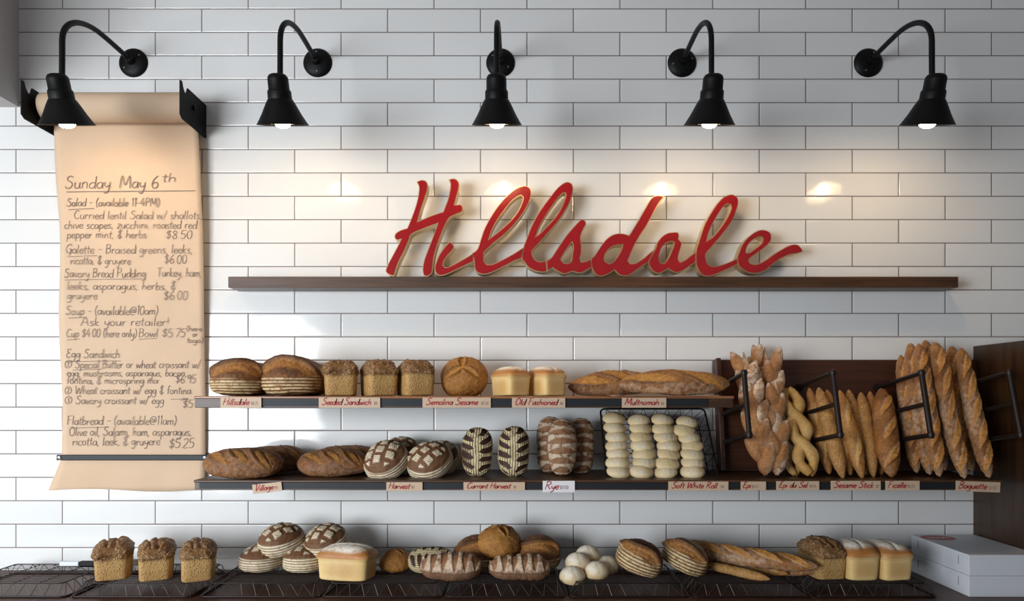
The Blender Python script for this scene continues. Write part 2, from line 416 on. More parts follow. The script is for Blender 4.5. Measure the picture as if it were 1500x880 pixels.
def hill_pat(rings=6, ear=True, cover=.46, spread=(0, 2*PI)):
    def f(a, b, zz, ps, th, pos, seed):
        d = np.zeros_like(a); m = np.zeros(pos.shape)
        zone = sst(cover+.04, cover-.04, zz+.03*np.sin(2*th+seed)+.02*np.sin(5*th))*sst(.02, .06, zz)*sst(-1.3, -.5, vnoise(pos, 16, seed+6))*(.25+.75*sst(-.1, .5, -np.sin(th)))
        st = .5+.5*np.sin(zz/cover*2*PI*rings/1.2)
        m[..., 0] = zone*sst(.2, .55, st); d += zone*(st-.5)*.002
        if ear:
            bb = ps/(PI/2)*np.sin(th); aa = ps/(PI/2)*np.cos(th); k = bb+.40-.30*aa*aa+.04*np.sin(3*aa+seed)+.03*vnoise(pos, 60, seed+9); inn = (np.abs(aa) < .9)
            c = sst(-.36, -.22, k)*sst(.03, -.03, k)*sst(.90, .65, np.abs(aa))*(zz > .5); e = np.exp(-((k-.05)/.055)**2)*(zz > .5)*inn
            d += e*.015*sst(.9, .6, np.abs(aa))-c*.006; m[..., 1] = c*.95; m[..., 2] = np.maximum(e*1.0, m[..., 2])
            m[..., 0] = np.maximum(m[..., 0], .5*sst(.12, .3, k)*sst(.5, .6, zz)*sst(-.2, .5, vnoise(pos, 30, seed+4)))
        body = sst(.46, .62, zz); m[..., 2] = np.maximum(m[..., 2], .55*body*(1-m[..., 1])*sst(-.8, .6, vnoise(pos, 24, seed+2)))
        m[..., 1] = np.maximum(m[..., 1], .3*body*sst(.2, 1.0, vnoise(pos, 18, seed+7)))
        return d, m
    return f
def harvest_pat(rot=.4, cover=.56):
    cr, sr = math.cos(rot), math.sin(rot)
    def f(a, b, zz, ps, th, pos, seed):
        d = np.zeros_like(a); m = np.zeros(pos.shape)
        p, q = a*cr-b*sr, a*sr+b*cr; r = np.sqrt(a*a+b*b); up = sst(.55, .62, zz)
        a = a+.03*vnoise(pos, 60, seed+41); cell = .50
        fu = p/cell+.5; fv = q/cell+.5+.5*(np.floor(fu) % 2)
        ku, kv = np.abs(fu-np.floor(fu)-.5), np.abs(fv-np.floor(fv)-.5)
        sq = sst(.36, .31, np.maximum(ku, kv)+.03*vnoise(pos, 50, seed+2))*up*(r < .82)
        hat = .5+.5*np.sin(r*2*PI/.075)
        d += sq*.0025-(1-sq)*up*(r < .82)*.002
        rg = .5+.5*np.sin(zz/cover*2*PI*6.2)
        zone = sst(cover+.06, cover, zz+.03*np.sin(2*th+seed))*sst(.01, .05, zz)
        m[..., 0] = np.maximum(sq*(.35+.65*sst(.15, .5, hat)), zone*(.12+.88*sst(.12, .55, rg))); d += zone*(rg-.5)*.0018
        m[..., 1] = (1-sq)*up*.7
        return d, m
    return f
def ycut_pat(arms=3, r0=.8, rot=PI/2):
    def f(a, b, zz, ps, th, pos, seed):
        d = np.zeros_like(a); m = np.zeros(pos.shape); r = np.sqrt(a*a+b*b); up = (zz > .5)
        g = 0*a; e = 0*a
        for k in range(arms):
            an = rot+k*2*PI/arms; ca, sa = math.cos(an), math.sin(an); t = a*ca+b*sa; c = -a*sa+b*ca
            wl = .16*np.clip(1-((t-r0*.45)/(r0*.55))**2, 0, 1)+1e-4
            g = np.maximum(g, sst(1, .6, np.abs(c)/wl)*(t > -.08)*(t < r0)); e = np.maximum(e, np.exp(-((np.abs(c)-wl)/.07)**2)*(t > 0)*(t < r0)*np.clip(wl/.16, 0, 1))
        d += up*(e*.008-g*.006); m[..., 1] = g*up; m[..., 2] = e*up*.7
        m[..., 2] = np.maximum(m[..., 2], .25*sst(0, 1, vnoise(pos, 25, seed+1)))
        return d, m
    return f
def roll_pat(a, b, zz, ps, th, pos, seed):
    m = np.zeros(pos.shape); nf = vnoise(pos, 30, seed+3)
    m[..., 0] = sst(.35, .8, zz)*sst(-.6, .6, nf); m[..., 2] = .35*sst(.5, .15, zz)*sst(-.3, .8, vnoise(pos, 40, seed))+.30*sst(1.1, 1.7, vnoise(pos, 45, seed+8))
    k = np.abs(a-.1*np.sin(3*b+seed)); g = np.exp(-(k/.05)**2)*(zz > .6)*.4
    return -g*.002, m

def lump(pos_list, mats, c, ax, side, up, L, W, H, seed, nu=26, nv=18, tip=1.5):
    """one pointed leaf of an epi, from base c along ax"""
    u = np.linspace(.01, .995, nu)[:, None]; v = (np.arange(nv)/nv*2*PI)[None, :]
    r = np.clip(1-np.abs(2*u**.75-1)**2.1, 0, 1)**.74
    X = u*L*np.ones_like(v); Y = W/2*r*np.cos(v); Z = H/2*r*np.sin(v)
    pos = c+X[..., None]*ax+Y[..., None]*side+(Z+.35*H*u*u)[..., None]*up
    pos = pos+(vnoise(pos, 45, seed)*.002)[..., None]*up
    m = np.zeros(pos.shape); nf = vnoise(pos, 35, seed+1)
    m[..., 0] = np.clip(sst(.15, .9, nf)*.9+.8*sst(.1, .9, -np.cos(v)*np.ones_like(u))*.55+.5*sst(.72, .95, u*np.ones_like(v)), 0, 1)
    m[..., 1] = .7*sst(.2, .9, np.sin(v))*sst(.15, .4, u)*sst(.95, .6, u)
    m[..., 2] = .6*sst(.85, 1.0, u*np.ones_like(v))
    pos_list.append(pos); mats.append(m)
def join_grids(name, ps, ms, mat):
    V, Fs, Ms, n0 = [], [], [], 0
    for pos, m in zip(ps, ms):
        nu, nv, _ = pos.shape; V.append(pos.reshape(-1, 3)); Ms.append(m.reshape(-1, 3))
        for i in range(nu-1):
            for j in range(nv): Fs.append((n0+i*nv+j, n0+(i+1)*nv+j, n0+(i+1)*nv+(j+1) % nv, n0+i*nv+(j+1) % nv))
        Fs.append(tuple(n0+j for j in range(nv))); Fs.append(tuple(n0+(nu-1)*nv+j for j in range(nv))[::-1]); n0 += nu*nv
    V = np.concatenate(V); Ms = np.concatenate(Ms)
    me = bpy.data.meshes.new(name); me.from_pydata(V.tolist(), [], Fs); me.update()
    me.polygons.foreach_set('use_smooth', np.ones(len(me.polygons), bool))
    ca = me.color_attributes.new('mask', 'FLOAT_COLOR', 'POINT'); c = np.ones((len(V), 4), np.float32); c[:, :3] = np.clip(Ms, 0, 1)
    ca.data.foreach_set('color', c.ravel()); me.materials.append(mat); return me
def epi_mesh(name, L, W, mat, n=9, seed=0, spread=.42):
    """wheat-stalk loaf: x from -L/2 (foot) to L/2 (tip), leaves alternate left and right"""
    rnd = random.Random(seed); ps, ms = [], []
    X, Y, Z = np.array([1., 0, 0]), np.array([0, 1., 0]), np.array([0, 0, 1.])
    lump(ps, ms, np.array([-L/2, 0, W*.28]), X, Y, Z, L*.98, W*.55, W*.5, seed, nu=40)
    for k in range(n):
        t = k/(n-1); x = -L/2+L*(.02+.74*t); sd = 1 if k % 2 else -1
        an = sd*(spread+rnd.uniform(-.08, .08)); ln = L*rnd.uniform(.23, .265); wd = W*rnd.uniform(.56, .66)*(1-.15*t)
        ax = X*math.cos(an)+Y*math.sin(an); side = -X*math.sin(an)+Y*math.cos(an)
        lump(ps, ms, np.array([x, -sd*W*.06, W*(.28+.03*(k % 3))]), ax, side, Z, ln, wd, W*.5, seed+k*7)
    me = join_grids(name, ps, ms, mat); return me
def twist_mesh(name, L, W, mat, seed=0, turns=3, r=.0245):
    ps, ms = [], []
    for s in (-1, 1):
        n, nv = 90, 16; u = np.linspace(0, 1, n); env = np.sin(PI*np.clip(u*1.04-.02, 0.0, 1))**.45
        cy = s*np.abs(np.sin(u*PI*turns))*(W/2-r)*np.sign(np.sin(u*PI*turns)); cx = (u-.5)*L*.93; cz = r+s*.006*np.cos(u*PI*turns)
        cen = np.stack([cx, cy, cz+0*cx], -1); tan = np.gradient(cen, axis=0); tan /= np.linalg.norm(tan, axis=1, keepdims=True)
        up = np.array([0, 0, 1.]); sd = np.cross(up, tan); sd /= np.linalg.norm(sd, axis=1, keepdims=True)
        v = np.arange(nv)/nv*2*PI; rr = r*(.55+.45*env)*(1+.10*np.sin(u*23+seed)+.06*np.sin(u*41))
        pos = cen[:, None, :]+rr[:, None, None]*(np.cos(v)[None, :, None]*sd[:, None, :]+np.sin(v)[None, :, None]*up)
        m = np.zeros(pos.shape); nf = vnoise(pos, 40, seed+2)
        m[..., 0] = .7*sst(0, 1, nf); m[..., 2] = .6*sst(.1, 1.1, vnoise(pos, 30, seed+5))
        ps.append(pos); ms.append(m)
    return join_grids(name, ps, ms, mat)

# ------------------------------------------------------------------ placing bread
def put(name, me, loc, xa, za, label, cat, group=None, scale=1.0):
    xa = Vector(xa).normalized(); za = Vector(za); za = (za-xa*za.dot(xa)).normalized(); ya = za.cross(xa)
    o = bpy.data.objects.new(name, me); COL.objects.link(o)
    R = Matrix((xa, ya, za)).transposed().to_4x4()
    o.matrix_world = Matrix.Translation(loc) @ R @ Matrix.Scale(scale, 4)
    return tag(o, label, cat, group)
def settle(o, z):
    M_ = np.array(o.matrix_world); v = np.empty(len(o.data.vertices)*3); o.data.vertices.foreach_get('co', v); v = v.reshape(-1, 3)
    zz = (v @ M_[2, :3]).min()+M_[2, 3]; mw = o.matrix_world.copy(); mw.translation.z += z-zz; o.matrix_world = mw; return o
def lay(name, me, px, d, z, yaw, label, cat, group=None, scale=1.0, roll=0.0, pitch=0.0):
    """bread lying on a level surface at height z, centre seen at px"""
    a = math.radians(yaw); xa = Vector((math.cos(a)*math.cos(math.radians(pitch)), math.sin(a)*math.cos(math.radians(pitch)), math.sin(math.radians(pitch))))
    za = Vector((math.sin(a)*math.sin(math.radians(roll)), -math.cos(a)*math.sin(math.radians(roll)), math.cos(math.radians(roll))))
    return settle(put(name, me, Vector((PX(px, d), -d, z)), xa, za, label, cat, group, scale), z)
def centred(name, me, px, py, d, xa, za, label, cat, group=None, scale=1.0):
    h = me.vertices and max(v.co.z for v in me.vertices)*.5*scale
    za_ = Vector(za).normalized()
    return put(name, me, P(px, py, d)-za_*h, xa, za, label, cat, group, scale)
def spanning(name, me, L, top, bot, label, cat, group=None, face=(0, -1, .15), thick=None):
    """long bread from a foot point to a tip point, scored side towards face"""
    t, b = Vector(top), Vector(bot); xa = (t-b); sc = xa.length/L
    return put(name, me, (t+b)/2-Vector(face).normalized()*(thick or 0)*.5, xa, face, label, cat, group, sc)

# ------------------------------------------------------------------ setting
ZU, ZL, ZC, DS = 1.608, 1.287, .845, .39          # shelf tops, counter top, shelf depth
def quadwall(name, x0, x1, y0, y1, z0, z1, mat, bev=0):
    o = MB().box(x0, x1, y0, y1, z0, z1, bev).build(name, mat); return tag(o, kind='structure')
tag(quadwall('wall_back', -4.6, 4.2, 0, .15, 0, 3.75, M['tile']), 'white glazed subway tile wall in running bond')
quadwall('floor', -4.6, 4.2, -6.2, .15, -.1, 0, M['floor'])
quadwall('ceiling', -4.6, 4.2, -6.2, .15, 3.75, 3.85, M['plaster'])
tag(quadwall('wall_left', -2.9, -2.208, -.9, 0, PZ(157, 0), 3.75, M['plaster']), 'grey boxed-in wall dropping from the ceiling at left')
quadwall('wall_right', 4.05, 4.2, -6.2, 0, 0, 3.75, M['plaster'])

# ---- counter
r = empty('counter', (0, -.4, 0)); tag(r, 'long dark brown wooden counter under the wire racks', 'counter')
MB().box(-2.9, 1.98, -.40, .395, ZC-.045, ZC, .006).build('worktop', M['counter'], r)
MB().box(-2.88, 1.98, -.35, .38, 0, ZC-.045).build('cabinet_body', M['walnut_dark'], r)

# ---- right wood panel
tag(MB().box(1.983, 2.02, -.62, -.002, 0, PZ(507, 0), .002).build('end_panel', M['panel']), 'tall dark stained wooden end panel standing at right edge', 'panel')

# ---- shelves
def shelf(name, x0, x1, d, zt, zb, label, rail):
    r = empty(name, ((x0+x1)/2, -d/2, zb)); tag(r, label, 'shelf')
    inv = Matrix.Translation(-Vector(r.location))
    if rail:
        MB().box(x0, x1, -d+.006, -.001, zb, zt-.008, .002, inv).build('shelf_board', M['walnut'], r)
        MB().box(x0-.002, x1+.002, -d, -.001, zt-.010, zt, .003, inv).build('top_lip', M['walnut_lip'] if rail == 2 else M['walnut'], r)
        MB().box(x0+.11 if rail == 2 else x0+.02, x1-.10 if rail == 2 else x1-.03, -d+.001, -d+.008, zb+.006, zt-.011, 0, inv).build('label_rail', M['rail'], r)
    else:
        MB().box(x0, x1, -d, -.001, zb, zt, .002, inv).build('shelf_board', M['walnut'], r)
    return r
shelf('wall_shelf', PX(334, .11), PX(1404, .11), .11, PZ(405, .11), PZ(421, .11), 'narrow dark walnut shelf carrying the big red sign', 0)
shelf('wall_shelf', PX(284, DS), PX(1075, DS), DS, ZU, PZ(597, DS), 'upper bread shelf of dark wood with steel tag rail', 2)
shelf('wall_shelf', PX(284, DS), PX(1468, DS), DS, ZL, PZ(718, DS), 'lower bread shelf of dark wood with tag rail, above the counter', 1)

# ---- rack board and pipe dividers
TILT = math.radians(9.0)
bx0, bx1 = .838, 1.981
r = empty('rack_board', (1.41, -.10, ZL)); tag(r, 'dark reddish wooden back board leaning behind the baguettes', 'board')
R = Matrix.Translation((0, 0, .003)) @ Matrix.Rotation(-TILT, 4, 'X')
hb = (1.763-ZL)/math.cos(TILT)
MB().box(bx0-1.41, bx1-1.41, 0, .02, 0, hb, .002, R).build('back_board', M['board'], r)
MB().box(bx0-1.41-.001, bx0-1.41+.018, -.045, 0, 0, hb, .002, R).build('side_board', M['board'], r)
DIVL = ['leftmost black pipe divider, in front of the leafy wheat-stalk loaves', 'second black pipe divider from left, over the seeded bread sticks',
        'third black pipe divider from left, in front of the tall floured baguettes', 'rightmost black pipe divider, empty, beside the dark end panel']
for i, x in enumerate((.854, 1.195, 1.535, 1.872)):
    t = empty('pipe_divider', (x, -.06, 1.50)); tag(t, DIVL[i], 'rack divider', 'pipe dividers of the baguette rack')
    def q(d, z): return Vector((0, .06-d, z-1.50))
    ft, fb = (.38, 1.697), (.44, 1.462)
    MB().tube([q(*ft), q(*fb)], .0105, 10).build('post', M['pipe'], t)
    rails = [((.38, 1.697), (.055, 1.646)), ((.403, 1.577), (.075, 1.527)), ((.44, 1.462), (.10, 1.411))]
    for a, b in rails:
        MB().tube([q(*a), q(*b)], .0092, 10).build('rail', M['pipe'], t)
    for a in (ft, fb):
        MB().lathe([(.001, -.014), (.010, -.012), (.0138, 0), (.010, .012), (.001, .014)], 12, Matrix.Translation(q(*a))).build('elbow', M['pipe'], t)
    for a, b in rails:
        MB().tube([q(*b)+Vector((0, -.012, -.002)), q(*b)+Vector((0, .003, 0))], .018, 14).build('flange', M['pipe'], t)

# ------------------------------------------------------------------ handwriting strokes
G = {}
for line in '''a 5|4.2 4.5 2.5 5 .8 3.8 .6 1.5 2 .1 3.6 1.2 4.3 4.5 4.3 1.2 5 .1
b 4.8|1 10 .8 5 .8 .5 2.5 0 4.2 1.5 4.2 3.5 2.8 4.8 .9 3
c 4.3|4 4.3 2.5 5 1 4 .6 2 1.6 .3 3 0 4.2 .8
d 5|4.3 4 2.6 4.9 .9 3.6 .6 1.4 2 .1 3.6 1 4.4 4 4.5 10 4.4 1 5 .1
e 4.4|.7 2.4 3.8 3 3.6 4.6 2.2 5 .9 3.8 .6 1.8 1.8 .1 3.2 .2 4.2 1.2
f 3.6|3.8 9 3 10 2 9.4 1.7 7 1.6 0;.2 5 3.3 5.2
g 5|4.2 4.4 2.5 5 .8 3.8 .7 1.8 2 .7 3.6 1.6 4.2 4.4 4.2 -1 3.4 -3.4 1.8 -4 .6 -3
h 5|.9 10 .8 0;.9 3.2 2.4 4.9 3.8 4.2 4 2 4.1 0
i 2.2|1 5 1 1.2 1.6 0;1.1 7 1.3 7.3
j 2.4|1.4 5 1.4 -2.5 .6 -4 -.6 -3.2;1.5 7 1.7 7.2
k 4.6|.9 10 .8 0;3.8 5 1 2.4 4 0
l 2.2|1 10 .9 1 1.6 0
m 7|.8 5 .8 0;.9 3.4 2.2 5 3.3 4.2 3.4 0;3.5 3.4 4.8 5 5.9 4.2 6.1 0
n 5|.8 5 .8 0;.9 3.2 2.4 5 3.8 4.2 4 0
o 4.8|2.4 5 .9 4 .6 2 1.8 .1 3.6 .8 4.1 3 3 4.8 2.4 5
p 4.8|.9 5 .8 -4;.9 3.6 2.6 5 4.1 3.8 4 1.6 2.6 .1 .9 1
q 5|4.2 4.4 2.5 5 .8 3.8 .7 1.8 2 .7 3.6 1.6;4.2 4.8 4.2 -4
r 3.8|.8 5 .9 0;.9 2.8 2 4.6 3.6 4.8
s 4|3.6 4.4 2.2 5 .9 4.1 1.4 2.9 3 2 3.3 .9 2 0 .5 .5
t 3.2|1.6 8.5 1.5 1 2.6 0;0 5.6 3 5.8
u 5|.8 5 .8 1.4 2 0 3.6 1.2 4.1 5 4.1 1 4.9 .1
v 4.4|.5 5 2.2 0 4 5
w 6.4|.5 5 1.6 0 3.1 4.2 4.5 0 6 5
x 4.4|.6 5 4 0;4 5 .5 0
y 4.6|.6 5 .9 2.2 2.2 1.2 3.8 2.6;4.1 5 3.6 -1 2.2 -4 .6 -3.2
z 4.4|.6 5 3.9 5 .6 0 4.1 .1
A 7|.4 0 3.4 10 6.2 0;1.4 3.6 5.4 3.8
B 6|1 10 1 0;.4 9.6 3 10 4.6 8.4 3.6 5.8 1.2 5.2;1.2 5.2 4 5 5.2 2.8 3.6 .2 .6 0
C 6.4|5.8 8.4 4.2 10 2 8.8 .8 5 1.8 1 4 0 5.9 1.6
D 6.6|1 10 1 0;.3 9.8 3 9.8 5.6 7.4 5.6 3 3.2 .2 .5 0
E 5.4|4.6 9 2.6 10 1.2 8.4 2 6 3.4 5.4;3.4 5.4 1.2 4.8 .8 1.8 2.4 0 4.8 1.4
F 5.6|1.2 9.8 1.2 0;.4 9.6 5 10;1.2 5.4 4.2 5.6
G 6.6|5.8 8.4 4.2 10 2 8.8 .8 5 1.8 1 4 .2 5.6 2.4 5.6 4.6 3.6 4.5;5.6 4.6 5.4 -1 3.6 -2.4
H 6.6|1.2 10 1 0;5.6 10 5.4 0;.2 4.8 6.4 5.6
M 8.4|.8 0 1.6 10 4.2 2.4 6.6 10 7.6 0
O 7|3.6 10 1.4 8.4 .8 4.6 2 .6 4.2 .1 6 3 5.8 7.4 4 10 2.8 9.6
P 5.8|1 10 1 0;.3 9.2 2.6 10 4.9 8.6 4.4 5.8 1.2 4.8
R 6.4|1 10 1 0;.3 9.2 2.8 10 4.9 8.4 3.8 5.8 1.2 5.2;2 5.2 4 2.4 6 0
S 6|5.2 8.8 3.4 10 1.4 8.6 1.8 6.4 4 5 5 2.6 3.4 .2 1.4 .2 .4 1.8
T 6|.2 9.6 6 10;3 9.8 2.8 0
V 6.4|.4 9.6 1.6 9.8 2.8 0 6 9.8
W 8.6|.4 9.8 2 0 4.2 7.6 6 0 8.2 10
0 5.4|2.8 10 1 8 .7 4 2 .2 4 1 4.8 5.4 4 9.2 2.8 10
1 3.2|1 8.4 2 10 2 0
2 5.4|.8 8.2 2.4 10 4.4 8.6 3.8 5.6 .6 .1 4.9 .3
3 5.4|.8 9 2.6 10 4.3 8.4 3.4 5.8 2 5.2;2 5.2 4.2 4.6 4.6 2 2.8 0 .6 .8
4 5.6|3.4 10 .6 3.4 5 3.6;3.8 6.4 3.6 0
5 5.4|4.6 10 1.4 9.8 1 5.6 3 6 4.6 4 3.8 .8 2 0 .6 .8
6 5.4|4 10 1.6 6.8 .8 3 2 .1 4 .6 4.6 3 3 5 1 3.4
7 5.2|.6 9.8 4.6 10 2 0
8 5.4|3 5.4 1 7.6 2.6 10 4.4 8 3 5.4 .8 2.4 2.6 0 4.7 2.2 3 5.4
9 5.4|4.4 8 2.6 10 .9 7.6 2.4 5.2 4.4 7.6 4.2 0
$ 5.8|5 8 3.2 9 1.2 7.4 2.4 5.4 4.4 4.4 4.8 2.2 2.8 .8 .8 2;3.2 10.4 2.8 -.8
. 2|.9 0 1.1 .3
, 2.2|1.2 .6 .6 -1.4
( 3|2.6 10.6 1 7.4 .8 3 2.2 -1.4
) 3|.4 10.6 2 7.4 2.2 3 .8 -1.4
& 5.6|4.8 8.6 2.4 9.6 1.2 7.6 3 5.4 1 3.4 1.6 .4 4.2 .6 5 2.6;3 11 3 -1.4
/ 4|.4 -1 3.6 10.4
@ 7.6|5 6 3.4 6.4 2.4 4.4 3.2 2.6 4.8 3.6 5.2 6 5.2 3.2 6.4 2.8 7 5.4 5.6 8.6 3 9 .8 6.4 .9 2.4 3 0 6 .8
! 2.4|1.2 10 1 3;.9 0 1.1 .3
- 4.4|.6 4 3.8 4.2
> 6|0 4 5.4 4.2;3.6 6 5.6 4.2 3.4 2.2
¢ 4.8|4 6.3 2.5 7 1 6 .6 4 1.6 2.3 3 2 4.2 2.8;2.7 8.6 2.3 .6
① 9|3.2 6.4 4.2 7.6 4.2 1.6;4.2 9.4 1 7.6 .4 4 2 .6 5.4 .4 7.8 3 7.4 7 4.6 9.4
② 9|2.8 6.4 4 7.4 5.2 6 3 2 5.6 2.2;4.2 9.4 1 7.6 .4 4 2 .6 5.4 .4 7.8 3 7.4 7 4.6 9.4
③ 9|2.8 7 5 7 4 5 5.2 3.4 4 2 2.6 2.4;4.2 9.4 1 7.6 .4 4 2 .6 5.4 .4 7.8 3 7.4 7 4.6 9.4'''.split('\n'):
    k, rest = line[0], line[2:]; adv, st = rest.split('|'); S = []
    for q_ in st.split(';'):
        n_ = [float(t) for t in q_.split()]; S.append(list(zip(n_[0::2], n_[1::2])))
    G[k] = (float(adv), S)
def catmull(p, closed=False, sub=5):
    n = len(p)
    if n < 3 and not closed: return [tuple(x) for x in p]
    out = []
    rng = range(n) if closed else range(n-1)
    for i in rng:
        g = (lambda k: p[k % n]) if closed else (lambda k: p[min(max(k, 0), n-1)])
        a, b, c, d = g(i-1), g(i), g(i+1), g(i+2)
        for s in range(sub):
            t = s/sub
            out.append(tuple(.5*(2*b[j]+(c[j]-a[j])*t+(2*a[j]-5*b[j]+4*c[j]-d[j])*t*t+(3*b[j]-a[j]-3*c[j]+d[j])*t**3) for j in (0, 1)))
    if not closed: out.append(tuple(p[-1]))
    return out
def text_strokes(txt, rnd=None, cap=1.0):
    x = 0; out = []
    for ch in txt:
        if ch == ' ': x += 3.4; continue
        adv, S = G[ch]; s = cap if ch.isupper() else 1.0
        jy = rnd.uniform(-.3, .3) if rnd else 0
        for st in S: out.append(catmull([(x+a*s, b*s+jy) for a, b in st]))
        x += adv*s
    return out, x
def ribbon(mb, pts, wd, fmap, endw=1.0):
    """flat pen stroke; fmap turns (x, y) on the card into a 3-D point"""
    n = len(pts); vs = []
    for i in range(n):
        a, b = pts[max(i-1, 0)], pts[min(i+1, n-1)]; dx, dy = b[0]-a[0], b[1]-a[1]; l = math.hypot(dx, dy) or 1
        k = wd/2*(endw if i in (0, n-1) else 1)
        vs += [fmap(pts[i][0]-dy/l*k, pts[i][1]+dx/l*k), fmap(pts[i][0]+dy/l*k, pts[i][1]-dx/l*k)]
    mb.add(vs, [(2*i, 2*i+1, 2*i+3, 2*i+2) for i in range(n-1)])

# ------------------------------------------------------------------ kraft menu roll
XL, XR = -2.034, -1.388
hold = empty('paper_roll_holder', (-1.711, -.01, 2.82)); tag(hold, 'black steel wall holder for the brown paper roll', 'paper holder')
def plate(x, t):
    o = [(0, 2.742), (.205, 2.742), (.225, 2.756), (.225, 2.893), (.212, 2.893), (.204, 2.872), (.190, 2.856), (.176, 2.856), (.170, 2.872), (.165, 2.886), (.155, 2.886), (0, 2.886)]
    o = [(y, z) for y, z in o]; n = len(o)
    vs = [(x-t/2+1.711, -y+.01, z-2.82) for y, z in o]+[(x+t/2+1.711, -y+.01, z-2.82) for y, z in o]
    return MB().add(vs, [tuple(range(n)), tuple(range(n, 2*n))[::-1]]+[(i, (i+1) % n, n+(i+1) % n, n+i) for i in range(n)])
for x in (XL, XR): plate(x, .006).build('bracket', M['blackplate'], hold)
RZ, RD, RR = 2.825, .118, .060
MB().tube([(XL+1.711-.012, .01-RD, RZ-2.82), (XR+1.711+.012, .01-RD, RZ-2.82)], .011, 12).build('rod', M['black'], hold)
menu = empty('paper_menu', (-1.70, -RD, RZ)); tag(menu, 'long brown kraft paper sheet with handwritten menu, hanging at left', 'menu')
mx0, mx1 = -2.010, -1.396
Mx = Matrix.Translation((mx0+1.70, 0, 0)) @ Matrix.Rotation(PI/2, 4, 'Y')
W_ = mx1-mx0
MB().lathe([(.014, 0), (RR*.98, 0), (RR, .003), (RR, W_-.003), (RR*.98, W_), (.014, W_)], 48, Mx).build('paper_roll', M['paper'], menu)
def paper_d(z):
    """distance of the sheet from the wall at height z"""
    if z > 2.74: return .060
    t = (2.74-z)/(2.74-1.34); return .060-.046*min(1, t)**.6
ztop, zbot = RZ-.01, PZ(716, .02)
mb = MB(); nz, nx = 90, 24; vs = []
for i in range(nz+1):
    z = ztop+(zbot-ztop)*i/nz
    for j in range(nx+1):
        t = j/nx; below = max(0, 1.335-z); x = mx0+.006*math.sin(z*9)*(t < .02)+(mx1+.014*min(1, (ztop-z)/.5)-mx0)*t-below*.10*(1-t)
        d = paper_d(z)+below*.45*(1-t)**2+below*.12*t+.0012*math.sin(t*9+z*5)+.0010*math.sin(t*17-z*11)
        zz = z+(.006*math.sin(t*7)-.006*t if i == nz else 0)
        vs.append((x+1.70, -d+RD, zz-RZ))
mb.add(vs, [(i*(nx+1)+j, i*(nx+1)+j+1, (i+1)*(nx+1)+j+1, (i+1)*(nx+1)+j) for i in range(nz) for j in range(nx)], True)
sheet = mb.build('paper_sheet', M['paper'], menu)
sm = sheet.modifiers.new('s', 'SOLIDIFY'); sm.thickness = .0008; sm.offset = 1
rnd = random.Random(4)
def inkmap(px, py):
    d0 = .03; z = PZ(py, d0); d0 = paper_d(z)+.0035; p = P(px, py, d0); return (p.x+1.70, p.y+RD, p.z-RZ)
def write(ink, txt, x0, x1, yb, cap=11, ul=None, wd=.8):
    st, w_ = text_strokes(txt, rnd); sx = (x1-x0)/w_; sy = cap/10
    for s in st: ribbon(ink, [(x0+(a+b*.10)*sx, yb-b*sy) for a, b in s], wd, inkmap)
    if ul: ribbon(ink, catmull([(ul[0], ul[2]+1), ((ul[0]+ul[1])/2, ul[2]), (ul[1], ul[2]-.6)]), wd, inkmap)
ENTRIES = [('Sunday. May 6', 94, 232, 275.5, 18, (97, 286, 280), 1.2), ('th', 236, 258, 266, 13, None, 1.0), ('Salad - (available 11-4PM)', 97, 233, 302, 12, (100, 138, 306), .95), ('Curried lentil Salad w/ shallots,', 107, 296, 320.5, 12),
          ('chive scapes, zucchini, roasted red', 93, 288, 334.5, 12), ('pepper mint, & herbs', 97, 214, 348.5, 12), ('$8.50', 241, 281, 349.5, 12),
          ('Galette - Braised greens, leeks,', 95, 282, 371, 13, (98, 142, 375)), ('ricotta, & gruyere', 102, 191, 387, 12), ('$6.00', 239, 273, 386, 13),
          ('Savory Bread Pudding', 93, 213, 406, 13, (94, 213, 409)), ('Turkey, ham,', 229, 295, 405, 13), ('leeks, asparagus, herbs, &', 97, 257, 424, 12), ('gruyere', 97, 142, 438, 12), ('$6.00', 238, 274, 439, 13),
          ('Soup - (available@10am)', 95, 231, 461, 13, (100, 124, 465)), ('Ask your retailer!', 117, 247, 477, 13), ('Cup $4.00 (here only)', 96, 200, 493.5, 12, (98, 116, 497)), ('Bowl $5.75', 202, 271, 493.5, 12, (203, 228, 496)), ('(here', 272, 296, 485, 8), ('or', 281, 289, 493, 8), ('togo)', 273, 297, 502, 8),
          ('Egg Sandwich', 96, 175, 524, 13, (97, 176, 529)), ('① Special Butter or wheat croissant w/', 94, 293, 539, 12, (106, 148, 541)), ('egg, mushrooms, asparagus, bacon,', 97, 273, 551, 11), ('fontina, & microspring mix', 97, 232, 562, 11), ('$6.95', 256, 286, 561, 12),
          ('② Wheat croissant w/ egg & fontina', 94, 279, 577, 12), ('③ Savory croissant w/ egg', 94, 240, 591.5, 12), ('>', 248, 275, 588, 9), ('$5', 266, 282, 597, 11),
          ('Flatbread - (available@11am)', 97, 258, 622, 13, (104, 158, 626)), ('Olive oil, Salami, ham, asparagus,', 100, 280, 638, 13), ('ricotta, leek, & gruyere', 105, 234, 652, 13), ('$5.25', 246, 284, 656, 14)]
HEAD = ('Sunday', 'Salad', 'Galette', 'Savory', 'Soup', 'Egg', 'Flat'); ink = None
for a in ENTRIES:
    if a[0].split('.')[0].split(' ')[0] in HEAD or a[0].startswith('Flat'):
        if ink: ink.build('handwritten_entry', M['ink'], menu)
        ink = MB()
    write(ink, *a)
ink.build('handwritten_entry', M['ink'], menu)
bar = empty('hold_down_bar', (PX(194, .03), -.028, PZ(670, .03))); tag(bar, 'slim black metal bar pinning the bottom of the paper menu', 'bar')
hw = (PX(305, .03)-PX(83, .03))/2
MB().box(-hw, hw, -.004, .0, -.012, .012, .003).build('flat_bar', M['rail'], bar)
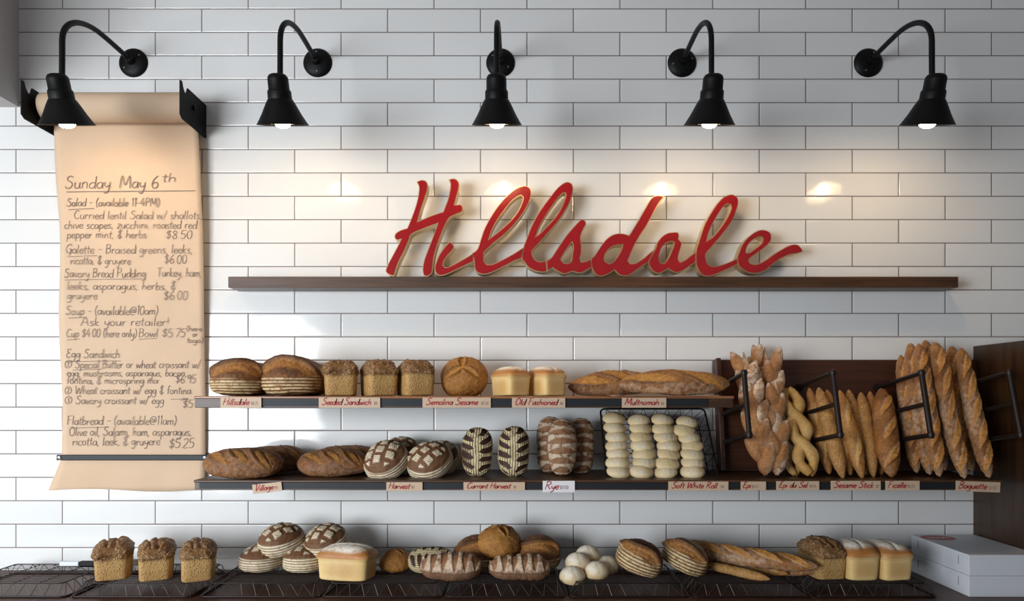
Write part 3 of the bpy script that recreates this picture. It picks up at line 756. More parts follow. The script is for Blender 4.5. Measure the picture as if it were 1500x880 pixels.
for s in (-1, 1):
    MB().lathe([(.001, .006), (.006, .005), (.009, 0), (.009, -.002)], 16, Matrix.Translation((s*(hw-.013), -.004, 0)) @ Matrix.Rotation(PI/2, 4, 'X')).build('bolt', M['screw'], bar)

# ------------------------------------------------------------------ gooseneck lamps
LX = [PX(p, .015) for p in (193, 464, 733, 1000, 1274)]; LZ = 3.072; REACH = .438
LLAB = ['leftmost black gooseneck wall lamp, in front of the paper roll', 'second black gooseneck wall lamp from left, between paper menu and sign', 'middle black gooseneck wall lamp, straight above the sign',
        'fourth black gooseneck wall lamp from left, above the right part of the sign', 'rightmost black gooseneck wall lamp, above the baguettes']
arm = [(0, -.012, 0), (0, -.10, .003), (0, -.16, .004), (0, -.22, .004)]
for k in range(1, 13):
    a = k/12*PI/2; arm.append((0, -.22-.247*math.sin(a), .004-.150*(1-math.cos(a))))
arm += [(0, -.467, -.19), (0, -.468, -.285)]
def lamp_parts():
    Rx = Matrix.Rotation(PI/2, 4, 'X'); Ts = Matrix.Translation((0, -REACH, 2.625-LZ)) @ Matrix.Rotation(math.radians(20), 4, 'X') @ Matrix.Diagonal((1, 1, .89, 1))
    g = {}
    g['wall_plate'] = (MB().lathe([(.001, .030), (.014, .030), (.018, .022), (.040, .018), (.056, .012), (.063, .004), (.063, 0)], 40, Rx).lathe([(.0001, .052), (.017, .050), (.019, .02)], 20, Rx).mesh('wall_plate'), M['black'])
    g['arm'] = (MB().tube(arm, .0103, 14).mesh('arm'), M['black'])
    g['socket_cover'] = (MB().lathe([(.001, .199), (.020, .197), (.030, .192), (.0355, .183), (.037, .175), (.0375, .137), (.0405, .132), (.0425, .128), (.0430, .100), (.040, .097)], 40, Ts).mesh('socket_cover'), M['black'])
    prof = [(.040, .103), (.046, .096), (.055, .078), (.072, .040), (.090, .006), (.0945, 0), (.0938, -.001), (.088, .005), (.070, .038), (.053, .076), (.040, .098)]
    g['shade'] = (MB().lathe(prof, 56, Ts).mesh('shade', 60), M['black'])
    g['bulb'] = (MB().lathe([(.014, .085), (.016, .060), (.026, .034), (.030, .016), (.029, .004), (.024, -.006), (.014, -.012), (.001, -.0135)], 28, Ts, cap0=True, cap1=True).mesh('bulb'), M['bulb'])
    g['screw'] = (MB().lathe([(.001, .020), (.0035, .0195), (.0045, .016)], 10, Rx).mesh('screw'), M['screw'])
    # white inside of the shade
    g['lining'] = (MB().lathe([(.087, .0045), (.069, .037), (.052, .075), (.038, .097)], 56, Ts).mesh('lining'), M['whiteinner'])
    return g
LP = lamp_parts()
for i, x in enumerate(LX):
    t = empty('wall_lamp', (x, 0, LZ)); tag(t, LLAB[i], 'lamp', 'row of black gooseneck lamps')
    for nme in ('wall_plate', 'arm', 'socket_cover', 'shade', 'bulb'):
        o = link(nme, LP[nme][0], LP[nme][1], t)
        if nme == 'shade': link('lining', LP['lining'][0], LP['lining'][1], o)
        if nme == 'wall_plate':
            for a in (.7+i*.9, .7+i*.9+PI): link('screw', LP['screw'][0], LP['screw'][1], o, (.042*math.cos(a), 0, .042*math.sin(a)))

# ------------------------------------------------------------------ the sign
def corner_smooth(pts, thr=48, sub=4):
    n = len(pts); cor = []
    for i in range(n):
        a, b, c = pts[i-1], pts[i], pts[(i+1) % n]
        t1 = math.atan2(b[1]-a[1], b[0]-a[0]); t2 = math.atan2(c[1]-b[1], c[0]-b[0])
        d = abs((t2-t1+PI) % (2*PI)-PI); cor.append(math.degrees(d) > thr)
    if not any(cor): return catmull(pts, True, sub)
    s = cor.index(True); pts = pts[s:]+pts[:s]; cor = cor[s:]+cor[:s]; out = []; seg = [pts[0]]
    for i in range(1, n+1):
        seg.append(pts[i % n])
        if cor[i % n]: out += catmull(seg, False, sub)[:-1]; seg = [pts[i % n]]
    return out
c1, c2, c3, c4, c5, c6 = (560, 250, 5.5), (640, 255, 5.677), (730, 255, 5.68), (850, 270, 6.287), (940, 270, 6.287), (1050, 270, 6.285)
LET = [
 (c1, [[(275,80),(300,66),(330,63),(355,75),(366,100),(362,150),(345,205),(315,290),(286,396),(390,352),(490,318),(500,290),(525,225),(540,165),(548,110),(545,75),(534,60),(570,50),(600,60),(620,90),(618,130),(600,200),(583,262),(605,262),(627,259),(645,272),(650,300),(640,322),(600,338),(545,365),(515,410),(480,490),(450,570),(425,650),(410,730),(403,800),(385,830),(350,842),(330,830),(323,780),(335,710),(360,640),(395,550),(425,470),(445,414),(350,450),(240,498),(215,550),(180,630),(140,710),(115,770),(95,838),(60,832),(30,808),(28,780),(50,730),(85,665),(125,590),(148,543),(117,550),(100,532),(100,505),(115,485),(150,465),(200,450),(215,415),(245,340),(275,250),(290,180),(295,130),(288,100)]]),
 (c2, [[(105,548),(128,562),(145,590),(130,620),(85,670),(58,715),(52,745),(70,762),(110,752),(200,705),(300,645),(308,715),(240,745),(150,790),(80,822),(30,834),(0,822),(-18,790),(-18,750),(-2,705),(20,655),(62,595)]]),
 (c2, [[(293,645),(335,610),(360,540),(390,450),(430,370),(480,290),(540,210),(600,150),(660,105),(720,85),(755,90),(780,115),(785,150),(775,200),(745,265),(700,335),(640,410),(560,490),(480,555),(400,630),(393,660),(393,710),(415,738),(470,733),(560,690),(650,640),(722,592),(703,690),(640,712),(560,755),(470,800),(400,822),(340,810),(312,770),(308,712)],
       [(435,524),(460,450),(500,375),(560,290),(620,215),(670,175),(700,165),(715,180),(710,215),(680,285),(630,355),(570,415),(500,475)]]),
 (c3, [[(208,594),(235,520),(270,430),(310,350),(360,270),(420,190),(480,115),(530,70),(575,52),(610,65),(622,100),(615,160),(590,230),(545,310),(490,390),(420,470),(350,550),(290,615),(280,640),(290,680),(315,705),(350,715),(398,708),(405,798),(370,805),(310,795),(250,765),(215,720),(193,688)],
       [(315,502),(345,420),(390,340),(440,265),(490,195),(530,150),(555,145),(560,165),(545,215),(510,290),(460,360),(400,425),(350,475)]]),
 (c3, [[(398,708),(440,680),(480,620),(520,560),(570,490),(630,420),(680,370),(705,360),(725,380),(730,405),(710,440),(690,490),(685,530),(692,590),(690,650),(680,690),(690,718),(730,710),(768,690),(778,765),(740,785),(690,810),(650,808),(615,798),(570,815),(540,818),(500,800),(450,768),(405,798)],
       [(612,555),(622,590),(615,650),(605,710),(580,728),(545,725),(518,695),(550,640),(585,590)]]),
 (c4, [[(97,678),(130,640),(170,580),(220,510),(280,460),(340,438),(400,440),(448,455),(480,405),(540,305),(600,200),(640,130),(680,95),(730,88),(780,100),(760,120),(720,170),(670,260),(610,370),(550,460),(500,550),(460,640),(440,690),(460,715),(510,710),(580,665),(640,615),(691,575),(628,700),(590,725),(520,775),(450,825),(410,832),(360,820),(315,778),(280,800),(220,830),(170,832),(140,815),(107,760)],
       [(388,545),(375,590),(340,650),(300,700),(265,715),(230,695),(222,660),(240,615),(280,570),(330,548)]]),
 (c5, [[(125,575),(140,525),(180,470),(235,435),(290,425),(330,425),(345,450),(340,490),(372,525),(360,575),(340,640),(338,680),(355,702),(400,680),(450,640),(500,605),(497,705),(450,735),(390,775),(330,800),(285,790),(243,762),(200,790),(150,808),(110,790),(80,755),(62,700)],
       [(297,518),(290,560),(265,620),(235,680),(205,712),(175,710),(162,680),(165,630),(190,565),(230,525),(270,513)]]),
 (c5, [[(499,605),(515,545),(545,450),(580,350),(630,260),(690,170),(750,105),(810,80),(855,85),(885,115),(890,160),(875,220),(840,310),(780,400),(700,500),(640,570),(595,620),(590,660),(605,710),(640,738),(700,735),(780,710),(880,665),(885,725),(810,758),(720,800),(640,830),(580,832),(540,805),(510,755),(497,705)],
       [(600,505),(615,440),(650,360),(700,270),(755,190),(790,165),(815,172),(822,205),(800,265),(750,350),(690,430),(640,480)]]),
 (c6, [[(188,658),(200,620),(230,545),(280,480),(340,430),(400,405),(450,408),(490,430),(503,470),(490,520),(440,570),(380,615),(310,665),(293,690),(310,712),(350,722),(400,708),(450,680),(520,630),(600,580),(660,550),(710,537),(750,545),(780,575),(793,607),(730,625),(670,635),(600,665),(530,710),(460,770),(400,800),(340,808),(280,795),(230,765),(195,725)],
       [(268,612),(280,560),(320,510),(370,475),(410,470),(425,490),(410,530),(360,570),(300,612)]]),
]
SD = .100; STH = .052; SZ0 = PZ(405, .11)
sign = empty('shop_sign', (PX(870, SD), -SD+STH/2, SZ0)); tag(sign, 'large red script lettering with brass edges standing on walnut shelf', 'sign')
def letter_curve(loops, ext, off, name):
    cu = bpy.data.curves.new(name, 'CURVE'); cu.dimensions = '2D'; cu.fill_mode = 'BOTH'; cu.extrude = ext; cu.offset = off; cu.resolution_u = 1
    for lp in loops:
        sp = cu.splines.new('POLY'); sp.points.add(len(lp)-1); sp.use_cyclic_u = True
        for q_, (x, y) in zip(sp.points, lp): q_.co = (x, y, 0, 1)
    o = bpy.data.objects.new(name, cu); COL.objects.link(o)
    dg = bpy.context.evaluated_depsgraph_get(); me = bpy.data.meshes.new_from_object(o.evaluated_get(dg))
    bpy.data.objects.remove(o); bpy.data.curves.remove(cu)
    for p_ in me.polygons: p_.use_smooth = False
    me.materials.clear()
    for v in me.vertices: x, y, z = v.co; v.co = (x, -z, y)
    me.flip_normals() if False else None
    return me
zmin = 9
world = []
for (ox, oy, s), loops in LET:
    wl = []
    for lp in loops:
        q_ = corner_smooth([(ox+a/s, oy+b/s) for a, b in lp])
        wl.append([(PX(a, SD)-sign.location.x, PZ(b, SD)-SZ0) for a, b in q_])
    world.append(wl); zmin = min(zmin, min(y for l in wl for _, y in l))
for wl in world:
    wl = [[(x, y-zmin+.001) for x, y in l] for l in wl]
    a = letter_curve(wl, STH/2, 0.0, 'letter'); body = link('letter', a, M['gold'], sign)
    f = letter_curve(wl, .003, -.0034, 'letter_face'); face = link('letter_face', f, M['signred'], body, (0, -STH/2, 0))

# ------------------------------------------------------------------ price tags
TAGS = [('Hillsdale', '$6.75', 323, 383, 582, 597, 0, 0, 'leftmost tan price tag on the upper shelf, below the big round loaves'),
        ('Seeded Sandwich', '$8', 467, 557, 582, 597, 0, 0, 'tan price tag reading Seeded Sandwich on the upper shelf edge'),
        ('Semolina Sesame', '$5.50', 619, 719, 582, 597, 0, 0, 'tan price tag reading Semolina Sesame on the upper shelf edge'),
        ('Old Fashioned', '$6', 750, 828, 582.5, 597, 0, 0, 'tan price tag reading Old Fashioned on the upper shelf edge'),
        ('Multnomah', '$6', 911, 976, 582.5, 597, 0, 0, 'rightmost tan price tag on the upper shelf, below the long slashed loaves'),
        ('Village', '$5', 370, 413, 707.5, 721, 6, 0, 'tilted tan price tag reading Village on the lower shelf'),
        ('Harvest', '$5', 566, 619, 706, 719, 0, 0, 'tan price tag reading only Harvest on the lower shelf edge'),
        ('Currant Harvest', '$6', 679, 769, 706, 718.5, 0, 0, 'tan price tag reading Currant Harvest on the lower shelf edge'),
        ('Rye', '$3.50', 795, 842, 704, 721, 0, 1, 'white price tag reading Rye on the lower shelf edge'),
        ('Soft White Roll', '75¢', 979, 1067, 705, 718.5, 0, 0, 'tan price tag reading Soft White Roll below the tilted tray'),
        ('Epi', '$3.75', 1085, 1122, 705, 718, 0, 0, 'small tan price tag reading only Epi on the lower shelf'),
        ('Epi du Sel', '$3.50', 1137, 1200, 704.5, 717.5, 0, 0, 'tan price tag reading Epi du Sel on the lower shelf'),
        ('Sesame Stick', '$2', 1217, 1290, 704, 718, 0, 0, 'tan price tag reading Sesame Stick on the lower shelf'),
        ('Ficelle', '$2.25', 1297, 1347, 704, 718, 0, 0, 'tan price tag reading Ficelle on the lower shelf'),
        ('Baguette', '$2.50', 1400, 1465, 705, 720, -2, 0, 'rightmost tan price tag, reading Baguette, at lower shelf end')]
for txt, price, x0, x1, y0, y1, rot, white, lab in TAGS:
    d = DS+.004; c = P((x0+x1)/2, (y0+y1)/2, d); wm, hm = (x1-x0)*(DW-d)/F, (y1-y0)*(DW-d)/F
    o = MB().box(-wm/2, wm/2, -.0012, .0012, -hm/2, hm/2, .0004).build('price_tag', M['cardwhite'] if white else M['card'])
    o.location = c; o.rotation_euler = (0, -math.radians(rot), 0); tag(o, lab, 'price tag', 'price tags along the bread shelves')
    mb = MB(); st, w_ = text_strokes(txt, None, 1.12); room = wm*(.80 if len(price) < 4 else .76); u = hm*.60/10
    sx = min(room/w_, u*1.25); sy = u
    xx = -wm/2+wm*.045
    for s in st: ribbon(mb, [(xx+(a+b*.28)*sx, -hm*.22+b*sy) for a, b in s], .0034, lambda a, b: (a, -.0022, b), .7)
    mb.build('lettering', M['redink'], o)
    mb = MB(); st, w2 = text_strokes(price); xp = xx+w_*sx+wm*.05; pr = min((wm*.47-xp)/w2, u*.5)
    for s in st: ribbon(mb, [(xp+a*pr, -hm*.20+b*u*.48) for a, b in s], .0018, lambda a, b: (a, -.0022, b))
    mb.build('price', M['greyink'], o)

# ------------------------------------------------------------------ wire trays
def tray_parts(W, D, h=.048, fl=.026, n_wire=12):
    """wire tray seen rim down: rim at z=0, floor raised at z=h; origin centre of rim"""
    g = {}
    def loop(x, y, z, rr):
        pts = []
        for cx, cy, a0 in ((x-rr, y-rr, 0), (-x+rr, y-rr, 90), (-x+rr, -y+rr, 180), (x-rr, -y+rr, 270)):
            for k in range(5):
                a = math.radians(a0+k*22.5); pts.append((cx+rr*math.cos(a), cy+rr*math.sin(a), z))
        pts.append(pts[0]); return pts
    g['rim'] = MB().tube(loop(W/2, D/2, .004, .02), .0040, 8).mesh('rim')
    x1, y1 = W/2-fl, D/2-fl
    g['floor_frame'] = MB().tube(loop(x1, y1, h, .015), .0024, 8).mesh('floor_frame')
    mb = MB()
    def zig(a0, a1, b0, b1, n):
        pts = []
        for k in range(n+1):
            t = k/n; A, B = (a0, a1) if k % 2 == 0 else (b0, b1)
            pts.append(Vector(A).lerp(Vector(B), t))
        for p_, q_ in zip(pts, pts[1:]): mb.tube([p_, q_], .0013, 5)
    z0 = .004
    zig((-W/2, -D/2, z0), (W/2, -D/2, z0), (-x1, -y1, h), (x1, -y1, h), 17); zig((-W/2, D/2, z0), (W/2, D/2, z0), (-x1, y1, h), (x1, y1, h), 17)
    zig((-W/2, -D/2, z0), (-W/2, D/2, z0), (-x1, -y1, h), (-x1, y1, h), 13); zig((W/2, -D/2, z0), (W/2, D/2, z0), (x1, -y1, h), (x1, y1, h), 13)
    g['zigzag_wire'] = mb.mesh('zigzag_wire')
    mb = MB()
    for k in range(1, n_wire):
        y = -y1+2*y1*k/n_wire; mb.tube([(-x1, y, h), (x1, y, h)], .0014, 5)
    for k in range(1, 4):
        x = -x1+2*x1*k/4; mb.tube([(x, -y1, h-.003), (x, y1, h-.003)], .0018, 5)
    g['floor_wires'] = mb.mesh('floor_wires')
    return g
TP = tray_parts(.452, .352)
TM = {'rim': M['wire'], 'floor_frame': M['wire'], 'zigzag_wire': M['wire2'], 'floor_wires': M['wire2']}
TLAB = ['wire rack at far left of the counter, nearly empty', 'wire rack on the counter under the three seeded pan loaves', 'wire rack on the counter under the pile of cross-cut round loaves', 'wire rack on the counter under the big pale pan loaf',
        'wire rack on the counter under the pile of slashed brown loaves', 'wire rack on the counter under the small pile of white rolls', 'wire rack on the counter under the long baguettes', 'wire rack at right of the counter, under the pan loaves beside the white boxes']
for i, x0 in enumerate((-2.185, -1.711, -1.222, -.76, -.295, .178, .643, 1.114)):
    t = empty('wire_rack', (x0+.232, -.242, ZC)); tag(t, TLAB[i], 'wire rack', 'wire racks along the counter')
    for k in TP: link(k, TP[k], TM[k], t)
ZR = ZC+.050

# leaning tray with the rolls
tb, tt = P(971, 697, .254), P(956, 600, .046)
ax = (tt-tb).normalized(); nrm = Vector((1, 0, 0)).cross(ax).normalized()      # faces the room
if nrm.y > 0: nrm = -nrm
t = empty('wire_rack', (0, 0, 0)); Rm = Matrix((Vector((1, 0, 0)), ax, Vector((1, 0, 0)).cross(ax))).transposed().to_4x4()
# rim towards the room: the tray's own z points to the wall
Rm = Matrix((Vector((-1, 0, 0)), ax, Vector((-1, 0, 0)).cross(ax))).transposed().to_4x4()
cen = (tb+tt)/2
t.matrix_world = Matrix.Translation(cen) @ Rm
tag(t, 'wire tray tilted against the wall, filled with white rolls', 'wire rack')
for k in TP: link(k, TP[k], TM[k], t)

# ------------------------------------------------------------------ sign-shelf card, knife, boxes, paper sheets
b = MB().box(-.04, .04, -.006, .02, 0, .004, .0008).build('folded_card', M['cardwhite']); b.location = (PX(368, .07), -.07, PZ(405, .11)+.0005)
tag(b, 'small white folded card lying at left end of the sign shelf', 'card')
kn = empty('bread_knife', (PX(118, .15), -.15, ZR+.006), (0, 0, .02)); tag(kn, 'knife with silver and black handle lying behind the leftmost pan loaf', 'knife')
def rod(x0, x1, mat, nm):
    MB().box(x0, x1, -.010, .010, -.004, .020, .005).build(nm, mat, kn)
rod(-.085, .0, M['steel'], 'silver_handle_end'); rod(.0, .11, M['black'], 'handle')
MB().add([(.11, -.002, 0), (.30, -.002, 0), (.32, 0, .012), (.30, 0, .026), (.11, .0, .026), (.11, .002, 0), (.30, .002, 0)], [(0, 1, 2, 3, 4), (5, 4, 3, 2, 6), (0, 5, 6, 1), (1, 6, 2), (0, 4, 5)]).build('blade', M['steel'], kn)

bxw, bxd = 1.976-1.700, .385
for i, (z0, lab) in enumerate(((ZC, 'white cardboard cake box at right, bottom of the stack of two'), (ZC+.080, 'white cardboard cake box at right with red printed mark, on top'))):
    t = empty('cake_box', (1.838, -.215, z0+.0005)); tag(t, lab, 'box', 'white boxes beside the end panel')
    MB().box(-bxw/2, bxw/2, -bxd/2, bxd/2, 0, .079, .0015).build('carton', M['box'], t)
    MB().box(-bxw/2-.001, bxw/2+.0005, -bxd/2-.001, bxd/2+.001, .066, .0792, .001).build('lid', M['box'], t)
    for y in (-.13, .14):
        MB().box(-bxw/2-.0018, -bxw/2, y-.001, y+.001, .030, .064).build('slot', M['slit'], t)
    if i:
        mb = MB(); n = 40
        mb.add([(-.063+.070*math.cos(2*PI*k/n), .125+.052*math.sin(2*PI*k/n), .0797) for k in range(n)], [tuple(range(n))]); lg = mb.build('printed_mark', M['logo'], t)
        mb = MB()
        for q_ in range(4):
            ribbon(mb, catmull([(-.105+q_*.022, .115), (-.10+q_*.022, .138), (-.094+q_*.022, .112), (-.088+q_*.022, .13)]), .004, lambda a, b: (a, b, .0801))
        mb.build('mark_lettering', M['cardwhite'], lg)

def sheet_of_paper(px0, px1, d0, d1, z, lab, nm='parchment_sheet'):
    x0, x1 = PX(px0, d0), PX(px1, d0); n = 14; vs = []
    for i in range(n+1):
        for j in range(5):
            vs.append((x0+(x1-x0)*i/n-(x0+x1)/2, -(d0+(d1-d0)*j/4)+(d0+d1)/2, .0015+.003*abs(math.sin(i*.9+j))*(i in (0, 1, n))))
    o = MB().add(vs, [(i*5+j, (i+1)*5+j, (i+1)*5+j+1, i*5+j+1) for i in range(n) for j in range(4)], True).build(nm, M['wax']); o.location = ((x0+x1)/2, -(d0+d1)/2, z)
    s = o.modifiers.new('s', 'SOLIDIFY'); s.thickness = .0008
    return tag(o, lab, 'paper')
sheet_of_paper(896, 1056, .375, .19, ZU, 'brown parchment sheet under the front long loaf on the upper shelf')

# ================================================================== BREAD
# prototypes -------------------------------------------------------
HILL = [round_loaf('country_loaf', .212, .19, .152, M['b_hill'], hill_pat(7, True, .42), seed=3), round_loaf('country_loaf', .236, .20, .162, M['b_hill'], hill_pat(7, True, .46), seed=11)]
SEED = [pan_loaf('pan_loaf', .20, .126, .145, M['b_seed'], 'seeded', seed=k) for k in (2, 5, 8)]
OLD = [pan_loaf('pan_loaf', .165, .112, .118, M['b_old'], 'old', seed=k) for k in (1, 4)]
OLDB = pan_loaf('pan_loaf', .215, .125, .130, M['b_old'], 'old', seed=9)
STR = [round_loaf('country_loaf', .20, .165, .13, M['b_hill'], hill_pat(7.5, True, .62), seed=k) for k in (21, 27)]
OLDR = [pan_loaf('pan_loaf', .20, .130, .139, M['b_old'], 'old', seed=k) for k in (31, 37)]
SEM = round_loaf('semolina_loaf', .19, .185, .125, M['b_sem'], ycut_pat(3, .85, PI/2), seed=6, bumpy=.004)
SEM2 = round_loaf('semolina_loaf', .19, .18, .118, M['b_sem'], ycut_pat(4, .75, .3), seed=16, bumpy=.0045)
MULT = [long_loaf('batard', .40, .125, .115, M['b_mult'], diag_slash((-.12, .0, .12), .45, .095, .026, .011, .15, dusty=.2, off=.030), seed=4, p=2.1, q=1.7),
        long_loaf('batard', .44, .125, .112, M['b_mult'], diag_slash((-.11, .09), .30, .125, .030, .012, .15, dusty=.3, off=.030), seed=14, p=2.1, q=1.7)]
VIL = [long_loaf('village_loaf', .316, .175, .120, M['b_vil'], diag_slash((-.085, .0, .085), .70, .085, .021, .010, .12, dusty=.18, off=.032), seed=k, p=2.4, q=2.0) for k in (7, 17)]
HARV = [round_loaf('harvest_loaf', .19, .19, .112, M['b_harv'], harvest_pat(.4), seed=5), round_loaf('harvest_loaf', .19, .185, .115, M['b_harv'], harvest_pat(.9), seed=15)]
CUR = [long_loaf('currant_loaf', .20, .125, .10, M['b_cur'], currant_pat, seed=k, p=3.0, q=2.2, nu=190, nv=150) for k in (3, 13)]
RYE = [long_loaf('rye_loaf', .235, .108, .10, M['b_rye'], rye_pat, seed=k, p=3.0, q=2.2) for k in (2, 12)]
ROLLC = round_loaf('white_roll', .100, .092, .066, M['b_roll'], roll_pat, seed=6, nu=48, nv=56, bumpy=.0014, e=1.0)
ROLL = [round_loaf('white_roll',   .098, .092, .042, M['b_roll'], roll_pat, seed=k, nu=48, nv=56, bumpy=.0012, e=1.35) for k in (1, 2, 3, 4)]
BAG = [long_loaf('baguette', .60, .075, .070, M['b_bag'], diag_slash((-.22, -.11, 0, .11, .22), .34, .085, .014, .006, .4, dusty=.25), seed=k, p=3.2, q=1.7, nu=200, bend=.008) for k in (5, 25)]
FIC = long_loaf('ficelle', .36, .085, .072, M['b_bag'], diag_slash((-.10, 0, .10), .50, .062, .012, .005, .15), seed=8, p=2.6, q=1.5)
STK = [long_loaf('bread_stick', .36, .056, .050, M['b_stick'], diag_slash((-.08, .08), .25, .07, .008, .003, .15), seed=9, p=2.6, q=1.5), long_loaf('bread_stick', .36, .056, .050, M['b_sesame'], None, seed=19, p=2.6, q=1.5)]
EPI = [epi_mesh('wheat_stalk_loaf', .55, .11, M['b_epi'], 10, 3, .43), epi_mesh('wheat_stalk_loaf', .55, .115, M['b_epi'], 9, 8, .33)]
SEL = [twist_mesh('salted_twist_loaf', .38, .105, M['b_sel'], 2, 3), twist_mesh('salted_twist_loaf', .36, .09, M['b_sel'], 7, 3, .02)]

# upper shelf -------------------------------------------------------
g = 'big round country loaves on the upper shelf'
lay('country_loaf', HILL[0], 349, .285, ZU, 4, 'round brown loaf with pale rings at far left of the upper shelf, in front', 'bread', g)
lay('country_loaf', HILL[1], 428.5, .275, ZU, -3, 'biggest round brown loaf with pale rings, second on the upper shelf, in front', 'bread', g)
lay('country_loaf', HILL[0], 363, .10, ZU, 170, 'round tan loaf half hidden behind the leftmost loaf of the upper shelf', 'bread', g)
lay('country_loaf', HILL[0], 446, .10, ZU, 185, 'round tan loaf half hidden behind the biggest round loaf of the upper shelf', 'bread', g, 1.03)
g = 'seeded pan loaves on the upper shelf'
lay('pan_loaf', SEED[0], 499, .255, ZU, -74, 'seed-topped pan loaf next to the biggest round loaf on the upper shelf', 'bread', g)
lay('pan_loaf', SEED[1], 555, .255, ZU, -65, 'middle of three seed-topped pan loaves on the upper shelf', 'bread', g)
lay('pan_loaf', SEED[2], 608, .255, ZU, -66, 'right of three seed-topped pan loaves on the upper shelf', 'bread', g)
centred('semolina_loaf', SEM, 678, 548, .22, (1, 0, 0), (0, -.86, .5), 'golden round sesame loaf standing on edge on the upper shelf', 'bread')
g = 'pale pan loaves on the upper shelf'
lay('pan_loaf', OLD[0], 748, .255, ZU, -58, 'pale square pan loaf with floured top, next to the golden round loaf', 'bread', g)
lay('pan_loaf', OLD[1], 800, .245, ZU, -60, 'pale square pan loaf with floured top, next to the long slashed loaves', 'bread', g)
g = 'long slashed loaves on the upper shelf'
lay('batard', MULT[0], 900, .17, ZU, 8, 'long golden slashed loaf on the upper shelf, behind and left', 'bread', g, pitch=3.0, roll=14)
lay('batard', MULT[1], 987, .275, ZU+.002, -3, 'long golden slashed loaf lying on parchment on the upper shelf', 'bread', g, roll=12)

# lower shelf -------------------------------------------------------
g = 'oval village loaves on the lower shelf'
lay('village_loaf', VIL[0], 359, .285, ZL, -4, 'oval slashed loaf at far left end of the lower shelf, in front', 'bread', g, roll=14)
lay('village_loaf', VIL[1], 402, .115, ZL, 8, 'oval slashed loaf lying behind the far left one on the lower shelf', 'bread', g, roll=14)
lay('village_loaf', VIL[1], 491, .225, ZL, -2, 'oval slashed loaf on the lower shelf, left of the cross-cut round loaves', 'bread', g, .96, roll=14)
lay('village_loaf', VIL[0], 512, .10, ZL+.001, 4, 'oval loaf at the wall behind the second slashed loaf of the lower shelf', 'bread', g, roll=10)
g = 'cross-cut harvest loaves on the lower shelf'
centred('harvest_loaf', HARV[0], 563.5, 671, .27, (.95, .0, .3), (-.28, -.62, .74), 'round cross-cut floured loaf leaning in front, left of the pair', 'bread', g)
centred('harvest_loaf', HARV[1], 627, 672, .27, (.97, 0, .2), (-.18, -.66, .74), 'round cross-cut floured loaf leaning in front, right of the pair', 'bread', g, .97)
centred('harvest_loaf', HARV[1], 584, 662, .13, (.95, 0, .3), (-.2, -.55, .8), 'cross-cut round loaf peeking out behind the left leaning one', 'bread', g, .95)
centred('harvest_loaf', HARV[0], 645, 668, .13, (.97, 0, .2), (-.1, -.6, .8), 'cross-cut round loaf peeking out behind the right leaning one', 'bread', g, .95)
g = 'striped currant loaves standing on the lower shelf'
centred('currant_loaf', CUR[0], 699, 661, .235, (0, .24, .97), (0, -.97, .24), 'upright oval loaf with pale leaf stripes, left of the two', 'bread', g)
centred('currant_loaf', CUR[1], 752.5, 660, .235, (0, .24, .97), (0, -.97, .24), 'upright oval loaf with pale leaf stripes, right of the two', 'bread', g)
g = 'rye loaves standing on the lower shelf'
centred('rye_loaf', RYE[0], 823.5, 655, .235, (0, .22, .97), (0, -.97, .22), 'upright brown loaf with floury cross bands, front one of three', 'bread', g)
centred('rye_loaf', RYE[1], 805, 651, .135, (0, .2, .97), (-.1, -.97, .2), 'upright brown banded loaf behind the front one, on its left', 'bread', g)
centred('rye_loaf', RYE[1], 851, 653, .14, (0, .2, .97), (.1, -.97, .2), 'upright brown banded loaf behind the front one, on its right', 'bread', g)

# rolls in the tilted tray
cols = {0: [175, 180, 195, 195, 212, 215, 205], 1: [395, 397, 405, 412, 437, 428, 405], 2: [592, 592, 618, 635, 642, 632, 617], 3: [805, 782, 815, 846, 850, 852, 845]}
rows = {0: [183, 265, 342, 418, 485, 562, 642], 1: [200, 268, 345, 415, 490, 562, 640], 2: [195, 275, 345, 420, 490, 570, 645], 3: [215, 285, 350, 420, 495, 565, 640]}
ordn = ['top', 'second from top', 'third from top', 'middle', 'third from bottom', 'second from bottom', 'bottom']
cname = ['leftmost', 'second', 'third', 'rightmost']
rr = random.Random(5)
for c in range(4):
    for k in range(7):
        px, py = 870+cols[c][k]/5.868, 580+rows[c][k]/5.868
        t_ = (py-600)/97.0; d = .046+(.254-.046)*t_+.052
        za = Vector((rr.uniform(-.16, .16), -.42, .90)); xa = Vector((1, rr.uniform(-.2, .2), rr.uniform(-.14, .08)))
        centred('white_roll', ROLL[rr.randrange(4)], px, py, d, xa, za, 'pale round roll in the tilted tray, %s of the %s column' % (ordn[k], cname[c]), 'bread roll', 'white rolls in the tilted tray', rr.uniform(.95, 1.01))

# baguette rack -----------------------------------------------------
g = 'wheat-stalk loaves in the rack'
def stand(nm, me, L, top, bot, dt, db, lab, grp, face=(0, -1, .2)):
    return spanning(nm, me, L, P(*top, dt), P(*bot, db), lab, 'bread', grp, face, .05)
stand('wheat_stalk_loaf', EPI[1], .55, (1101, 509), (1118, 690), .06, .22, 'wheat-stalk loaf behind the leftmost one, only its tip showing', g)
stand('wheat_stalk_loaf', EPI[0], .55, (1117, 507), (1128, 690), .06, .20, 'wheat-stalk loaf at the back between the two front ones', g)
stand('wheat_stalk_loaf', EPI[0], .55, (1088, 516), (1122, 700), .13, .33, 'leftmost floury wheat-stalk loaf with spiky leaves, behind the first divider', g, (-.25, -1, .2))
stand('wheat_stalk_loaf', EPI[1], .55, (1128, 514), (1137, 700), .125, .325, 'floury wheat-stalk loaf right of the spiky one, beside the yellow twists', g, (.1, -1, .2))
g = 'yellow twisted loaves in the rack'
stand('salted_twist_loaf', SEL[1], .36, (1152, 592), (1166, 700), .17, .28, 'yellow twisted loaf at the back, behind the open looped one', g)
